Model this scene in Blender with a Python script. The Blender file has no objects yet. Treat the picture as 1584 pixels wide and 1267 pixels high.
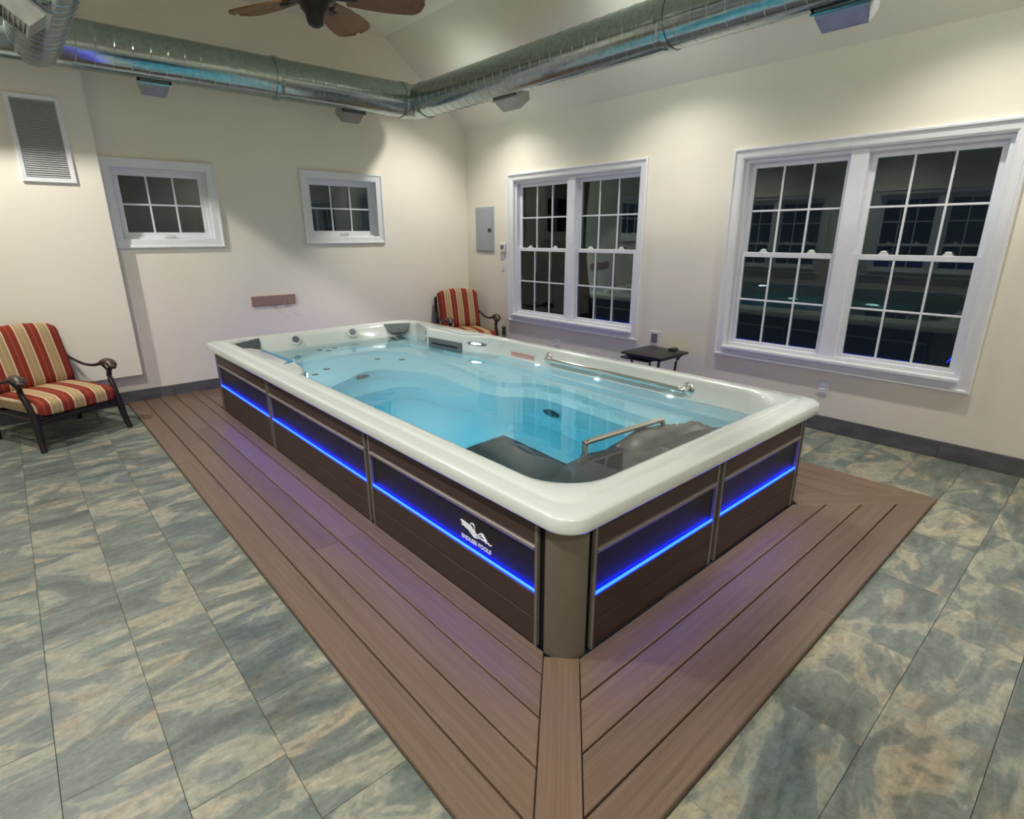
import bpy, bmesh, math, random
from mathutils import Vector, Matrix
random.seed(7)
R = math.radians
PI = math.pi
sc = bpy.context.scene
C = sc.collection

# ------------------------------------------------------------------ camera
def make_camera():
    f, yaw, pitch, roll = 856.09, 0.8452, -0.3044, -0.0032
    fwd = Vector((math.cos(yaw)*math.cos(pitch), math.sin(yaw)*math.cos(pitch), math.sin(pitch)))
    right = Vector((math.sin(yaw), -math.cos(yaw), 0))
    up = right.cross(fwd)
    c, s = math.cos(roll), math.sin(roll)
    r2, u2 = c*right + s*up, -s*right + c*up
    m = Matrix((r2, u2, -fwd)).transposed().to_4x4()
    m.translation = (-1.2676, -1.1321, 1.5953)
    cam = bpy.data.cameras.new('camera')
    cam.sensor_width = 36; cam.sensor_fit = 'HORIZONTAL'
    cam.lens = f/1584*36
    cam.clip_start = 0.02
    o = bpy.data.objects.new('camera', cam); C.objects.link(o)
    o.matrix_world = m
    sc.camera = o
make_camera()

# ------------------------------------------------------------------ world, exposure
w = bpy.data.worlds.new('night'); sc.world = w; w.use_nodes = True
w.node_tree.nodes['Background'].inputs[0].default_value = (0.010, 0.014, 0.022, 1)
w.node_tree.nodes['Background'].inputs[1].default_value = 0.5
sc.view_settings.view_transform = 'Standard'
sc.view_settings.look = 'None'
sc.view_settings.gamma = 1.0
sc.view_settings.use_curve_mapping = False
sc.view_settings.exposure = 0.46
CAN_POWER = 125
CAN_COLOR = (1.0, 0.965, 0.91)
POOL_FILL_POWER = 1.5

# ------------------------------------------------------------------ dimensions
WX, FY, LX, BY = 3.743, 5.461, -2.55, -3.3     # window wall, far wall, left wall, back wall
FLOOR = -0.025
WALLTOP, CEIL, SLX = 2.93, 3.82, 2.60
SLX2 = LX + (WX - SLX)
SW, SL, RIMZ, RIMB = 2.26, 4.70, 0.652, 0.577  # spa
WATER = 0.51

# ------------------------------------------------------------------ material helpers
MATS = {}
class NT:
    def __init__(s, name):
        s.m = bpy.data.materials.new(name); s.m.use_nodes = True
        s.t = s.m.node_tree; s.b = s.t.nodes['Principled BSDF']; s.out = s.t.nodes['Material Output']
    def n(s, typ, **kw):
        nd = s.t.nodes.new(typ)
        for k, v in kw.items():
            if k.startswith('i_'):
                nd.inputs[k[2:].replace('_', ' ')].default_value = v
            else: setattr(nd, k, v)
        return nd
    def l(s, a, b): s.t.links.new(a, b)
    def ramp(s, fac, stops, interp='LINEAR'):
        r = s.n('ShaderNodeValToRGB'); e = r.color_ramp; e.interpolation = interp
        while len(e.elements) < len(stops): e.elements.new(0.5)
        for el, (p, c) in zip(e.elements, stops): el.position = p; el.color = (*c, 1)
        s.l(fac, r.inputs[0]); return r.outputs[0]
    def coords(s, scale=(1,1,1), rot=(0,0,0), rnd=0.0, kind='Object'):
        tc = s.n('ShaderNodeTexCoord'); mp = s.n('ShaderNodeMapping')
        mp.inputs['Scale'].default_value = scale; mp.inputs['Rotation'].default_value = rot
        src = tc.outputs[kind]
        if rnd:
            oi = s.n('ShaderNodeObjectInfo'); mu = s.n('ShaderNodeMath', operation='MULTIPLY'); mu.inputs[1].default_value = rnd
            s.l(oi.outputs['Random'], mu.inputs[0])
            cb = s.n('ShaderNodeCombineXYZ')
            for k in range(3): s.l(mu.outputs[0], cb.inputs[k])
            ad = s.n('ShaderNodeVectorMath', operation='ADD'); s.l(src, ad.inputs[0]); s.l(cb.outputs[0], ad.inputs[1]); src = ad.outputs[0]
        s.l(src, mp.inputs['Vector']); return mp.outputs[0]
    def noise(s, vec, scale, detail=4, rough=0.55, dist=0.0):
        nz = s.n('ShaderNodeTexNoise'); nz.inputs['Scale'].default_value = scale; nz.inputs['Detail'].default_value = detail
        nz.inputs['Roughness'].default_value = rough; nz.inputs['Distortion'].default_value = dist
        s.l(vec, nz.inputs['Vector']); return nz.outputs['Fac']
    def mix(s, fac, a, b, mode='MIX'):
        mx = s.n('ShaderNodeMix', data_type='RGBA', blend_type=mode)
        if isinstance(fac, (int, float)): mx.inputs[0].default_value = fac
        else: s.l(fac, mx.inputs[0])
        for sock, v in ((mx.inputs[6], a), (mx.inputs[7], b)):
            if isinstance(v, tuple): sock.default_value = (*v, 1)
            else: s.l(v, sock)
        return mx.outputs[2]
    def bump(s, h, strength=0.2, dist=0.01):
        b = s.n('ShaderNodeBump'); b.inputs['Strength'].default_value = strength; b.inputs['Distance'].default_value = dist
        s.l(h, b.inputs['Height']); s.l(b.outputs[0], s.b.inputs['Normal'])
    def set(s, col=None, rough=None, metal=None, spec=None, coat=None):
        for k, v in (('Base Color', col), ('Roughness', rough), ('Metallic', metal), ('Specular IOR Level', spec), ('Coat Weight', coat)):
            if v is None: continue
            if isinstance(v, (int, float)): s.b.inputs[k].default_value = v
            elif isinstance(v, tuple): s.b.inputs[k].default_value = (*v, 1)
            else: s.l(v, s.b.inputs[k])
        return s
def simple(name, col, rough=0.5, metal=0.0, var=0.06, scale=18, bump=0.0, coat=0.0, spec=0.5):
    t = NT(name); v = t.coords(); nz = t.noise(v, scale, 3)
    d = tuple(max(0, c*(1-var)) for c in col); u = tuple(min(1, c*(1+var)) for c in col)
    t.set(t.ramp(nz, [(0.3, d), (0.7, u)]), rough, metal, spec, coat)
    if bump: t.bump(nz, bump, 0.004)
    MATS[name] = t.m; return t.m
def emit(name, col, strength):
    t = NT(name); t.set((0.02, 0.02, 0.02), 0.3)
    t.b.inputs['Emission Color'].default_value = (*col, 1); t.b.inputs['Emission Strength'].default_value = strength
    MATS[name] = t.m; return t.m

def build_materials():
    # painted plaster
    for nm, col in (('wall_paint', (0.86, 0.815, 0.69)), ('ceiling_paint', (0.86, 0.82, 0.69))):
        t = NT(nm); v = t.coords(); n1 = t.noise(v, 2.2, 3); n2 = t.noise(v, 90, 3, 0.6)
        d = tuple(c*0.965 for c in col)
        t.set(t.ramp(n1, [(0.3, d), (0.7, col)]), 0.6, spec=0.35); t.bump(n2, 0.12, 0.003); MATS[nm] = t.m
    simple('trim_white', (0.78, 0.79, 0.80), 0.35, var=0.02, spec=0.5)
    simple('sash_white', (0.76, 0.78, 0.82), 0.4, var=0.02)
    simple('plastic_white', (0.75, 0.76, 0.76), 0.4, var=0.02)
    simple('plastic_grey', (0.16, 0.16, 0.18), 0.4)
    simple('plastic_dark', (0.035, 0.034, 0.036), 0.45)
    simple('panel_grey', (0.36, 0.40, 0.42), 0.45, var=0.04)
    simple('louvre_grey', (0.42, 0.42, 0.41), 0.5, var=0.04)
    simple('acrylic', (0.57, 0.61, 0.575), 0.16, var=0.015, scale=60, coat=0.4)
    simple('acrylic_tub', (0.84, 0.92, 0.93), 0.28, var=0.02, scale=40)
    simple('pillow_grey', (0.11, 0.125, 0.125), 0.5, var=0.1)
    simple('jet_grey', (0.10, 0.12, 0.125), 0.35)
    simple('unit_grey', (0.105, 0.105, 0.10), 0.26, var=0.12, scale=9)
    simple('unit_dark', (0.028, 0.034, 0.036), 0.5, var=0.2, scale=14)
    simple('inlay_blue', (0.02, 0.20, 0.42), 0.25)
    simple('inlay_pale', (0.18, 0.28, 0.42), 0.25)
    simple('chrome', (0.80, 0.80, 0.78), 0.10, 1.0, var=0.02)
    simple('post_taupe', (0.155, 0.135, 0.105), 0.42, 0.35, var=0.05)
    simple('trim_taupe', (0.20, 0.175, 0.155), 0.4, 0.4, var=0.05)
    simple('gap_black', (0.004, 0.004, 0.004), 0.7)
    simple('recess_black', (0.0045, 0.0042, 0.006), 0.45)
    simple('logo_white', (0.72, 0.74, 0.76), 0.4, 0.0, var=0.02)
    simple('sticker', (0.55, 0.50, 0.46), 0.5)
    simple('sticker_red', (0.42, 0.14, 0.10), 0.5)
    simple('cast_bronze', (0.020, 0.014, 0.012), 0.42, 0.3, var=0.3, scale=40, bump=0.15)
    simple('cast_pad', (0.075, 0.055, 0.045), 0.36, 0.3, var=0.25, scale=40)
    simple('table_black', (0.022, 0.020, 0.022), 0.45, 0.2, var=0.2, scale=30)
    simple('fan_dark', (0.018, 0.014, 0.011), 0.4, 0.4)
    simple('subfloor', (0.006, 0.005, 0.004), 0.8)
    simple('green_dark', (0.02, 0.05, 0.045), 0.4)
    simple('grout', (0.15, 0.155, 0.145), 0.8, var=0.1)
    emit('led_blue', (0.0025, 0.017, 1.0), 21)
    emit('lamp_white', (0.85, 0.93, 1.0), 9)
    emit('fill_lens', (0.75, 0.95, 1.0), 5)  # glowing lens of the added pool fill lamps
    emit('can_lens', (1.0, 0.93, 0.82), 12)
    emit('point_light', (0.8, 0.95, 1.0), 14)
    # hook board
    t = NT('board_red'); v = t.coords((6, 1, 40)); nz = t.noise(v, 3, 4)
    t.set(t.ramp(nz, [(0.3, (0.27, 0.17, 0.14)), (0.7, (0.36, 0.235, 0.19))]), 0.6); MATS['board_red'] = t.m
    # galvanised steel
    t = NT('galvanised'); v = t.coords(); nz = t.noise(v, 26, 3, 0.7); n2 = t.noise(v, 3, 2)
    t.set(t.ramp(nz, [(0.3, (0.30, 0.365, 0.365)), (0.7, (0.41, 0.475, 0.475))]), t.ramp(n2, [(0.3, (0.14,)*3), (0.7, (0.24,)*3)]), 1.0)
    t.bump(n2, 0.25, 0.02); MATS['galvanised'] = t.m
    simple('seam_steel', (0.50, 0.53, 0.51), 0.25, 1.0, var=0.1)
    # register metal
    t = NT('register_metal'); v = t.coords(); nz = t.noise(v, 12, 3)
    t.set(t.ramp(nz, [(0.3, (0.34, 0.36, 0.35)), (0.7, (0.44, 0.46, 0.45))]), 0.35, 0.8); MATS['register_metal'] = t.m
    # slate look porcelain tiles: streaked patches of grey green, blue grey, cream and peach
    for nm, ang in (('slate_tile', 0.28), ('slate_tile_cross', 1.95)):
        t = NT(nm)
        v = t.coords((1.2, 2.3, 1), (0, 0, ang), rnd=60.0)
        big = t.noise(v, 1.5, 6, 0.55, 1.6)
        v2 = t.coords((1.6, 6.0, 1), (0, 0, ang-0.2), rnd=91.0)
        streak = t.noise(v2, 2.6, 9, 0.66, 1.2)
        v3 = t.coords((1, 1, 1), (0, 0, 0), rnd=33.0)
        fine = t.noise(v3, 38, 6, 0.68, 0.5)
        warm = t.noise(t.coords((1.2, 3.0, 1), (0, 0, ang), rnd=47.0), 2.0, 5, 0.6, 0.8)
        base = t.ramp(big, [(0.34, (0.115, 0.135, 0.132)), (0.44, (0.160, 0.180, 0.172)), (0.52, (0.190, 0.208, 0.192)), (0.55, (0.295, 0.290, 0.245)),
                            (0.62, (0.325, 0.305, 0.245)), (0.66, (0.215, 0.220, 0.198)), (0.74, (0.15, 0.165, 0.155))])
        pk = t.ramp(warm, [(0.52, (0.97, 1.0, 0.99)), (0.64, (1.11, 0.98, 0.88))])
        c0 = t.mix(1.0, base, pk, 'MULTIPLY')
        st = t.ramp(streak, [(0.36, (0.74, 0.77, 0.77)), (0.48, (0.96, 0.97, 0.95)), (0.56, (1.10, 1.09, 1.04)), (0.68, (1.38, 1.33, 1.22))])
        c1 = t.mix(0.85, c0, st, 'MULTIPLY')
        fr = t.ramp(fine, [(0.32, (0.70,)*3), (0.62, (1.14, 1.14, 1.14))])
        c2 = t.mix(0.8, c1, fr, 'MULTIPLY')
        oi = t.n('ShaderNodeObjectInfo')
        tn = t.ramp(oi.outputs['Random'], [(0.0, (0.70, 0.76, 0.77)), (0.35, (0.92, 0.91, 0.85)), (0.6, (0.80, 0.83, 0.82)), (1.0, (0.97, 0.93, 0.84))])
        c3 = t.mix(1.0, c2, tn, 'MULTIPLY')
        hs = t.n('ShaderNodeMath', operation='ADD'); t.l(streak, hs.inputs[0])
        fm = t.n('ShaderNodeMath', operation='MULTIPLY'); fm.inputs[1].default_value = 0.35; t.l(fine, fm.inputs[0]); t.l(fm.outputs[0], hs.inputs[1])
        t.set(c3, 0.36, spec=0.45); t.bump(hs.outputs[0], 0.5, 0.006); MATS[nm] = t.m
    t = NT('base_tile'); v = t.coords((1, 1, 3), rnd=20.0); nz = t.noise(v, 5, 5)
    t.set(t.ramp(nz, [(0.3, (0.085, 0.085, 0.085)), (0.7, (0.145, 0.145, 0.14))]), 0.4); MATS['base_tile'] = t.m
    # composite decking, grain along the board's local x
    t = NT('deck_wood'); v = t.coords((0.6, 26, 6), rnd=40.0); n1 = t.noise(v, 3.0, 5, 0.6)
    v2 = t.coords((2, 70, 6), rnd=40.0); n2 = t.noise(v2, 4.0, 3, 0.6)
    oi = t.n('ShaderNodeObjectInfo')
    tone = t.ramp(oi.outputs['Random'], [(0.0, (0.88, 0.88, 0.90)), (1.0, (1.10, 1.07, 1.03))])
    col = t.ramp(n1, [(0.25, (0.120, 0.080, 0.054)), (0.55, (0.158, 0.108, 0.074)), (0.8, (0.188, 0.133, 0.092))])
    t.set(t.mix(1.0, col, tone, 'MULTIPLY'), 0.42, spec=0.45); t.bump(n2, 0.35, 0.003); MATS['deck_wood'] = t.m
    # dark skirt boards
    t = NT('skirt_wood'); v = t.coords((1, 1, 22), rnd=20.0); n1 = t.noise(v, 6, 5, 0.6)
    t.set(t.ramp(n1, [(0.25, (0.030, 0.018, 0.014)), (0.8, (0.056, 0.035, 0.027))]), 0.42, spec=0.4); t.bump(n1, 0.15, 0.003); MATS['skirt_wood'] = t.m
    # striped fabric: repeats across local x
    t = NT('stripe_fabric')
    tc = t.n('ShaderNodeTexCoord'); sx = t.n('ShaderNodeSeparateXYZ'); t.l(tc.outputs['Object'], sx.inputs[0])
    a = t.n('ShaderNodeMath', operation='MULTIPLY_ADD'); a.inputs[1].default_value = 1/0.167; a.inputs[2].default_value = 10.745; t.l(sx.outputs[0], a.inputs[0])
    fr = t.n('ShaderNodeMath', operation='FRACT'); t.l(a.outputs[0], fr.inputs[0])
    red, red2, cream, tan = (0.23, 0.033, 0.018), (0.30, 0.075, 0.045), (0.66, 0.54, 0.35), (0.40, 0.285, 0.145)
    col = t.ramp(fr.outputs[0], [(0.0, red), (0.21, red2), (0.27, red), (0.49, cream), (0.545, tan), (0.70, (0.46, 0.33, 0.17)), (0.78, tan), (0.945, cream)], 'CONSTANT')
    v = t.coords(); nz = t.noise(v, 220, 2)
    t.set(t.mix(0.35, col, t.ramp(nz, [(0.3, (0.75,)*3), (0.7, (1.1, 1.1, 1.1))]), 'MULTIPLY'), 0.85, spec=0.2); t.bump(nz, 0.2, 0.002); MATS['stripe_fabric'] = t.m
    # palm leaf fan blade
    t = NT('blade_wicker'); v = t.coords((5, 60, 5)); nz = t.noise(v, 5, 4); v2 = t.coords(); n2 = t.noise(v2, 60, 3)
    c = t.ramp(nz, [(0.3, (0.11, 0.038, 0.009)), (0.7, (0.27, 0.105, 0.028))])
    t.set(t.mix(0.6, c, t.ramp(n2, [(0.35, (0.55,)*3), (0.6, (1.1,)*3)]), 'MULTIPLY'), 0.5); t.bump(n2, 0.5, 0.004); MATS['blade_wicker'] = t.m
    # window pane
    t = NT('pane_glass'); g = t.n('ShaderNodeBsdfGlossy'); g.inputs['Roughness'].default_value = 0.0
    g.inputs['Color'].default_value = (0.86, 0.95, 0.90, 1)
    tr = t.n('ShaderNodeBsdfTransparent'); tr.inputs['Color'].default_value = (0.88, 0.93, 0.90, 1)
    fn = t.n('ShaderNodeFresnel'); fn.inputs['IOR'].default_value = 1.52
    mx = t.n('ShaderNodeMixShader'); t.l(fn.outputs[0], mx.inputs[0]); t.l(tr.outputs[0], mx.inputs[1]); t.l(g.outputs[0], mx.inputs[2])
    t.l(mx.outputs[0], t.out.inputs['Surface']); MATS['pane_glass'] = t.m
    # water
    t = NT('water'); t.t.nodes.remove(t.b)
    g = t.n('ShaderNodeBsdfGlass'); g.inputs['IOR'].default_value = 1.33; g.inputs['Roughness'].default_value = 0.0
    v = t.coords((1, 1, 1)); nz = t.noise(v, 3.2, 2, 0.5, 0.4)
    b = t.n('ShaderNodeBump'); b.inputs['Strength'].default_value = 0.10; b.inputs['Distance'].default_value = 0.02
    t.l(nz, b.inputs['Height']); t.l(b.outputs[0], g.inputs['Normal'])
    va = t.n('ShaderNodeVolumeAbsorption'); va.inputs['Color'].default_value = (0.06, 0.80, 0.95, 1); va.inputs['Density'].default_value = 0.80
    t.l(g.outputs[0], t.out.inputs['Surface']); t.l(va.outputs[0], t.out.inputs['Volume']); MATS['water'] = t.m
build_materials()

# ------------------------------------------------------------------ object helpers
def mesh_from(bm, name):
    me = bpy.data.meshes.new(name); bm.normal_update(); bm.to_mesh(me); bm.free(); return me
def link(name, me, mat, parent=None, smooth=None, loc=None, rot=None):
    if mat and not me.materials: me.materials.append(MATS[mat])
    if smooth is not None and len(me.polygons):
        me.polygons.foreach_set('use_smooth', [True]*len(me.polygons))
        if smooth < 180: me.set_sharp_from_angle(angle=R(smooth))
    o = bpy.data.objects.new(name, me); C.objects.link(o)
    if parent: o.parent = parent
    if loc is not None: o.location = loc
    if rot is not None: o.rotation_euler = rot
    return o
def obj(name, bm, mat, parent=None, smooth=None, loc=None, rot=None):
    return link(name, mesh_from(bm, name), mat, parent, smooth, loc, rot)
def tag(o, label, cat, group=None, kind=None):
    o['label'] = label; o['category'] = cat
    if group: o['group'] = group
    if kind: o['kind'] = kind
    return o
def thing(name, label, cat, loc=(0, 0, 0), rotz=0, group=None):
    o = bpy.data.objects.new(name, None); C.objects.link(o); o.location = loc; o.rotation_euler = (0, 0, rotz)
    o.empty_display_size = 0.1
    return tag(o, label, cat, group)
def struct(o, label, cat):
    o['kind'] = 'structure'; o['label'] = label; o['category'] = cat; return o
def box(bm, x0, x1, y0, y1, z0, z1):
    vs = [bm.verts.new((x, y, z)) for z in (z0, z1) for y in (y0, y1) for x in (x0, x1)]
    for f in ((0, 2, 3, 1), (4, 5, 7, 6), (0, 1, 5, 4), (2, 6, 7, 3), (0, 4, 6, 2), (1, 3, 7, 5)):
        bm.faces.new([vs[i] for i in f])
    return vs
def bbox(x0, x1, y0, y1, z0, z1, bev=0.0, seg=1):
    bm = bmesh.new(); box(bm, x0, x1, y0, y1, z0, z1)
    if bev: bmesh.ops.bevel(bm, geom=bm.edges[:], offset=bev, segments=seg, affect='EDGES', profile=0.5)
    return bm
def prism(poly, z0, z1, bev=0.0, seg=2):
    """extruded polygon (x, y) ; top edge bevelled"""
    bm = bmesh.new()
    a = sum(poly[i][0]*poly[(i+1) % len(poly)][1]-poly[(i+1) % len(poly)][0]*poly[i][1] for i in range(len(poly)))
    if a < 0: poly = poly[::-1]
    lo = [bm.verts.new((x, y, z0)) for x, y in poly]; hi = [bm.verts.new((x, y, z1)) for x, y in poly]
    n = len(poly); top = bm.faces.new(hi); bm.faces.new(lo[::-1])
    for i in range(n): bm.faces.new((lo[i], lo[(i+1) % n], hi[(i+1) % n], hi[i]))
    if bev:
        ed = [e for e in top.edges]
        bmesh.ops.bevel(bm, geom=ed, offset=bev, segments=seg, affect='EDGES', profile=0.5)
    return bm
def loops(bm, rings, close=True, cap0=False, cap1=False):
    vs = [[bm.verts.new(p) for p in r] for r in rings]
    n = len(rings[0])
    for a, b in zip(vs, vs[1:]):
        for i in range(n if close else n-1):
            j = (i+1) % n
            bm.faces.new((a[i], a[j], b[j], b[i]))
    if cap0: bm.faces.new(vs[0][::-1])
    if cap1: bm.faces.new(vs[-1])
    return vs
def catmull(pts, n=6, closed=False):
    P = [Vector(p) for p in pts]; out = []; m = len(P)
    rng = range(m) if closed else range(m-1)
    for i in rng:
        p0 = P[(i-1) % m] if closed or i > 0 else P[i]*2-P[i+1]
        p1, p2 = P[i], P[(i+1) % m]
        p3 = P[(i+2) % m] if closed or i+2 < m else P[i+1]*2-P[i]
        for k in range(n):
            t = k/n
            out.append(0.5*((2*p1)+(p2-p0)*t+(2*p0-5*p1+4*p2-p3)*t*t+(3*p1-p0-3*p2+p3)*t**3))
    if not closed: out.append(P[-1])
    return out
def tube(bm, pts, rad, seg=8, flat=1.0, cap=True, upv=(0, 0, 1)):
    pts = [Vector(p) for p in pts]; n = len(pts)
    rs = rad if isinstance(rad, (list, tuple)) else [rad]*n
    if len(rs) != n: rs = [rs[min(len(rs)-1, int(i*(len(rs)-1)/(n-1)))] + (rs[min(len(rs)-1, int(i*(len(rs)-1)/(n-1))+1)]-rs[min(len(rs)-1, int(i*(len(rs)-1)/(n-1)))])*((i*(len(rs)-1)/(n-1)) % 1) for i in range(n)]
    rings = []
    for i, p in enumerate(pts):
        d = (pts[min(i+1, n-1)]-pts[max(i-1, 0)]).normalized()
        u = Vector(upv)
        if abs(u.dot(d)) > 0.95: u = Vector((1, 0, 0))
        s = d.cross(u).normalized(); u = s.cross(d)
        rings.append([p + s*math.cos(a)*rs[i] + u*math.sin(a)*rs[i]*flat for a in [2*PI*k/seg for k in range(seg)]])
    loops(bm, rings, True, cap, cap)
    return bm
def lathe(bm, prof, seg=20, axis='Z', o=(0, 0, 0)):
    rings = []
    for r, h in prof:
        ring = []
        for k in range(seg):
            a = 2*PI*k/seg; c, s = r*math.cos(a), r*math.sin(a)
            p = {'Z': (c, s, h), 'X': (h, c, s), 'Y': (s, h, c)}[axis]
            ring.append((p[0]+o[0], p[1]+o[1], p[2]+o[2]))
        rings.append(ring)
    loops(bm, rings, True, True, True); return bm
def rounded_box(sx, sy, sz, r, n=8, fn=None):
    bm = bmesh.new(); bmesh.ops.create_cube(bm, size=2.0)
    bmesh.ops.subdivide_edges(bm, edges=bm.edges[:], cuts=n, use_grid_fill=True)
    for v in bm.verts:
        q = Vector((v.co.x*sx/2, v.co.y*sy/2, v.co.z*sz/2))
        c = Vector((max(-sx/2+r, min(sx/2-r, q.x)), max(-sy/2+r, min(sy/2-r, q.y)), max(-sz/2+r, min(sz/2-r, q.z))))
        d = q-c
        if d.length > 1e-6: q = c + d.normalized()*r
        v.co = fn(q) if fn else q
    return bm
def rr(x0, x1, y0, y1, r, z, nc=8, ns=6):
    """rounded rectangle ring, constant vertex count"""
    P = []
    cs = [(x1-r, y0+r, -PI/2), (x1-r, y1-r, 0), (x0+r, y1-r, PI/2), (x0+r, y0+r, PI)]
    for k, (cx, cy, a0) in enumerate(cs):
        for i in range(nc+1):
            a = a0 + PI/2*i/nc; P.append((cx+r*math.cos(a), cy+r*math.sin(a), z))
        nx, ny, na = cs[(k+1) % 4]
        e = (nx+r*math.cos(na), ny+r*math.sin(na)); s = P[-1]
        for i in range(1, ns): P.append((s[0]+(e[0]-s[0])*i/ns, s[1]+(e[1]-s[1])*i/ns, z))
    return P
def copy_part(o, name, parent, loc=None, rot=None):
    c = o.copy(); c.name = name; C.objects.link(c); c.parent = parent
    if loc is not None: c.location = loc
    if rot is not None: c.rotation_euler = rot
    return c

# ------------------------------------------------------------------ room shell
def wall(name, u0, u1, z0, z1, holes, origin, rotz, label, thick=0.16):
    """local x along the wall, local +y outwards; inner face on y=0"""
    xs = sorted({u0, u1, *[h[0] for h in holes], *[h[1] for h in holes]})
    zs = sorted({z0, z1, *[h[2] for h in holes], *[h[3] for h in holes]})
    bm = bmesh.new()
    for a, b in zip(xs, xs[1:]):
        for c, d in zip(zs, zs[1:]):
            mx, mz = (a+b)/2, (c+d)/2
            if any(h[0] < mx < h[1] and h[2] < mz < h[3] for h in holes): continue
            box(bm, a, b, 0, thick, c, d)
    o = obj(name, bm, 'wall_paint'); o.location = origin; o.rotation_euler = (0, 0, rotz)
    return struct(o, label, 'wall')
# right wall: local x = -world y
W1 = (2.44, 4.56, 0.495, 2.335); W2 = (-0.455, 1.535, 0.495, 2.31)   # y0,y1,z0,z1 casing outer
CW = 0.092
def hole_right(wd): return (-(wd[1]-CW+.006), -(wd[0]+CW-.006), wd[2]+CW-.006, wd[3]-CW+.006)
wall('wall_right', -FY-0.16, -BY+0.16, FLOOR-0.1, WALLTOP+0.12, [hole_right(W1), hole_right(W2)], (WX, 0, 0), -PI/2, 'cream painted wall with the two wide grid windows')
S1 = (-0.452, 0.522, 1.488, 2.30); S2 = (1.395, 2.425, 1.508, 2.312)
SCW = 0.085
def hole_far(wd): return (wd[0]+SCW-.006, wd[1]-SCW+.006, wd[2]+SCW-.006, wd[3]-SCW+.006)
wall('wall_far', LX-0.16, WX, FLOOR-0.1, CEIL+0.15, [hole_far(S1), hole_far(S2)], (0, FY, 0), 0, 'cream end wall with two small high windows')
W3 = (0.35, 2.35, 0.495, 2.32); W4 = (3.05, 5.0, 0.495, 2.32)
def hole_left(wd): return (wd[0]+CW-.006, wd[1]-CW+.006, wd[2]+CW-.006, wd[3]-CW+.006)
wall('wall_left', BY-0.16, FY, FLOOR-0.1, WALLTOP+0.12, [hole_left(W3), hole_left(W4)], (LX, 0, 0), PI/2, 'cream wall on the left side of the room')
wall('wall_back', -WX, -LX, FLOOR-0.1, CEIL+0.15, [], (0, BY, 0), PI, 'cream wall behind the viewer')
def ceiling():
    bm = bmesh.new()
    prof = [(WX+0.1, WALLTOP-0.078), (SLX, CEIL), (SLX2, CEIL), (LX-0.1, WALLTOP-0.078)]
    up = [(WX+0.1, WALLTOP+0.1), (SLX, CEIL+0.15), (SLX2, CEIL+0.15), (LX-0.1, WALLTOP+0.1)]
    ring = prof + up[::-1]
    loops(bm, [[(x, y, z) for x, z in ring] for y in (BY-0.1, FY+0.1)], True, True, True)
    bmesh.ops.recalc_face_normals(bm, faces=bm.faces[:])
    struct(obj('ceiling', bm, 'ceiling_paint'), 'cream vaulted ceiling with sloped sides', 'ceiling')
ceiling()
# bump-out on the end wall at the left, ends above the floor
struct(obj('wall_chase', bbox(LX, -0.455, FY-0.125, FY, 0.285, CEIL+0.05), 'wall_paint'), 'shallow cream wall bump-out carrying the louvred vent', 'wall')

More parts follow.
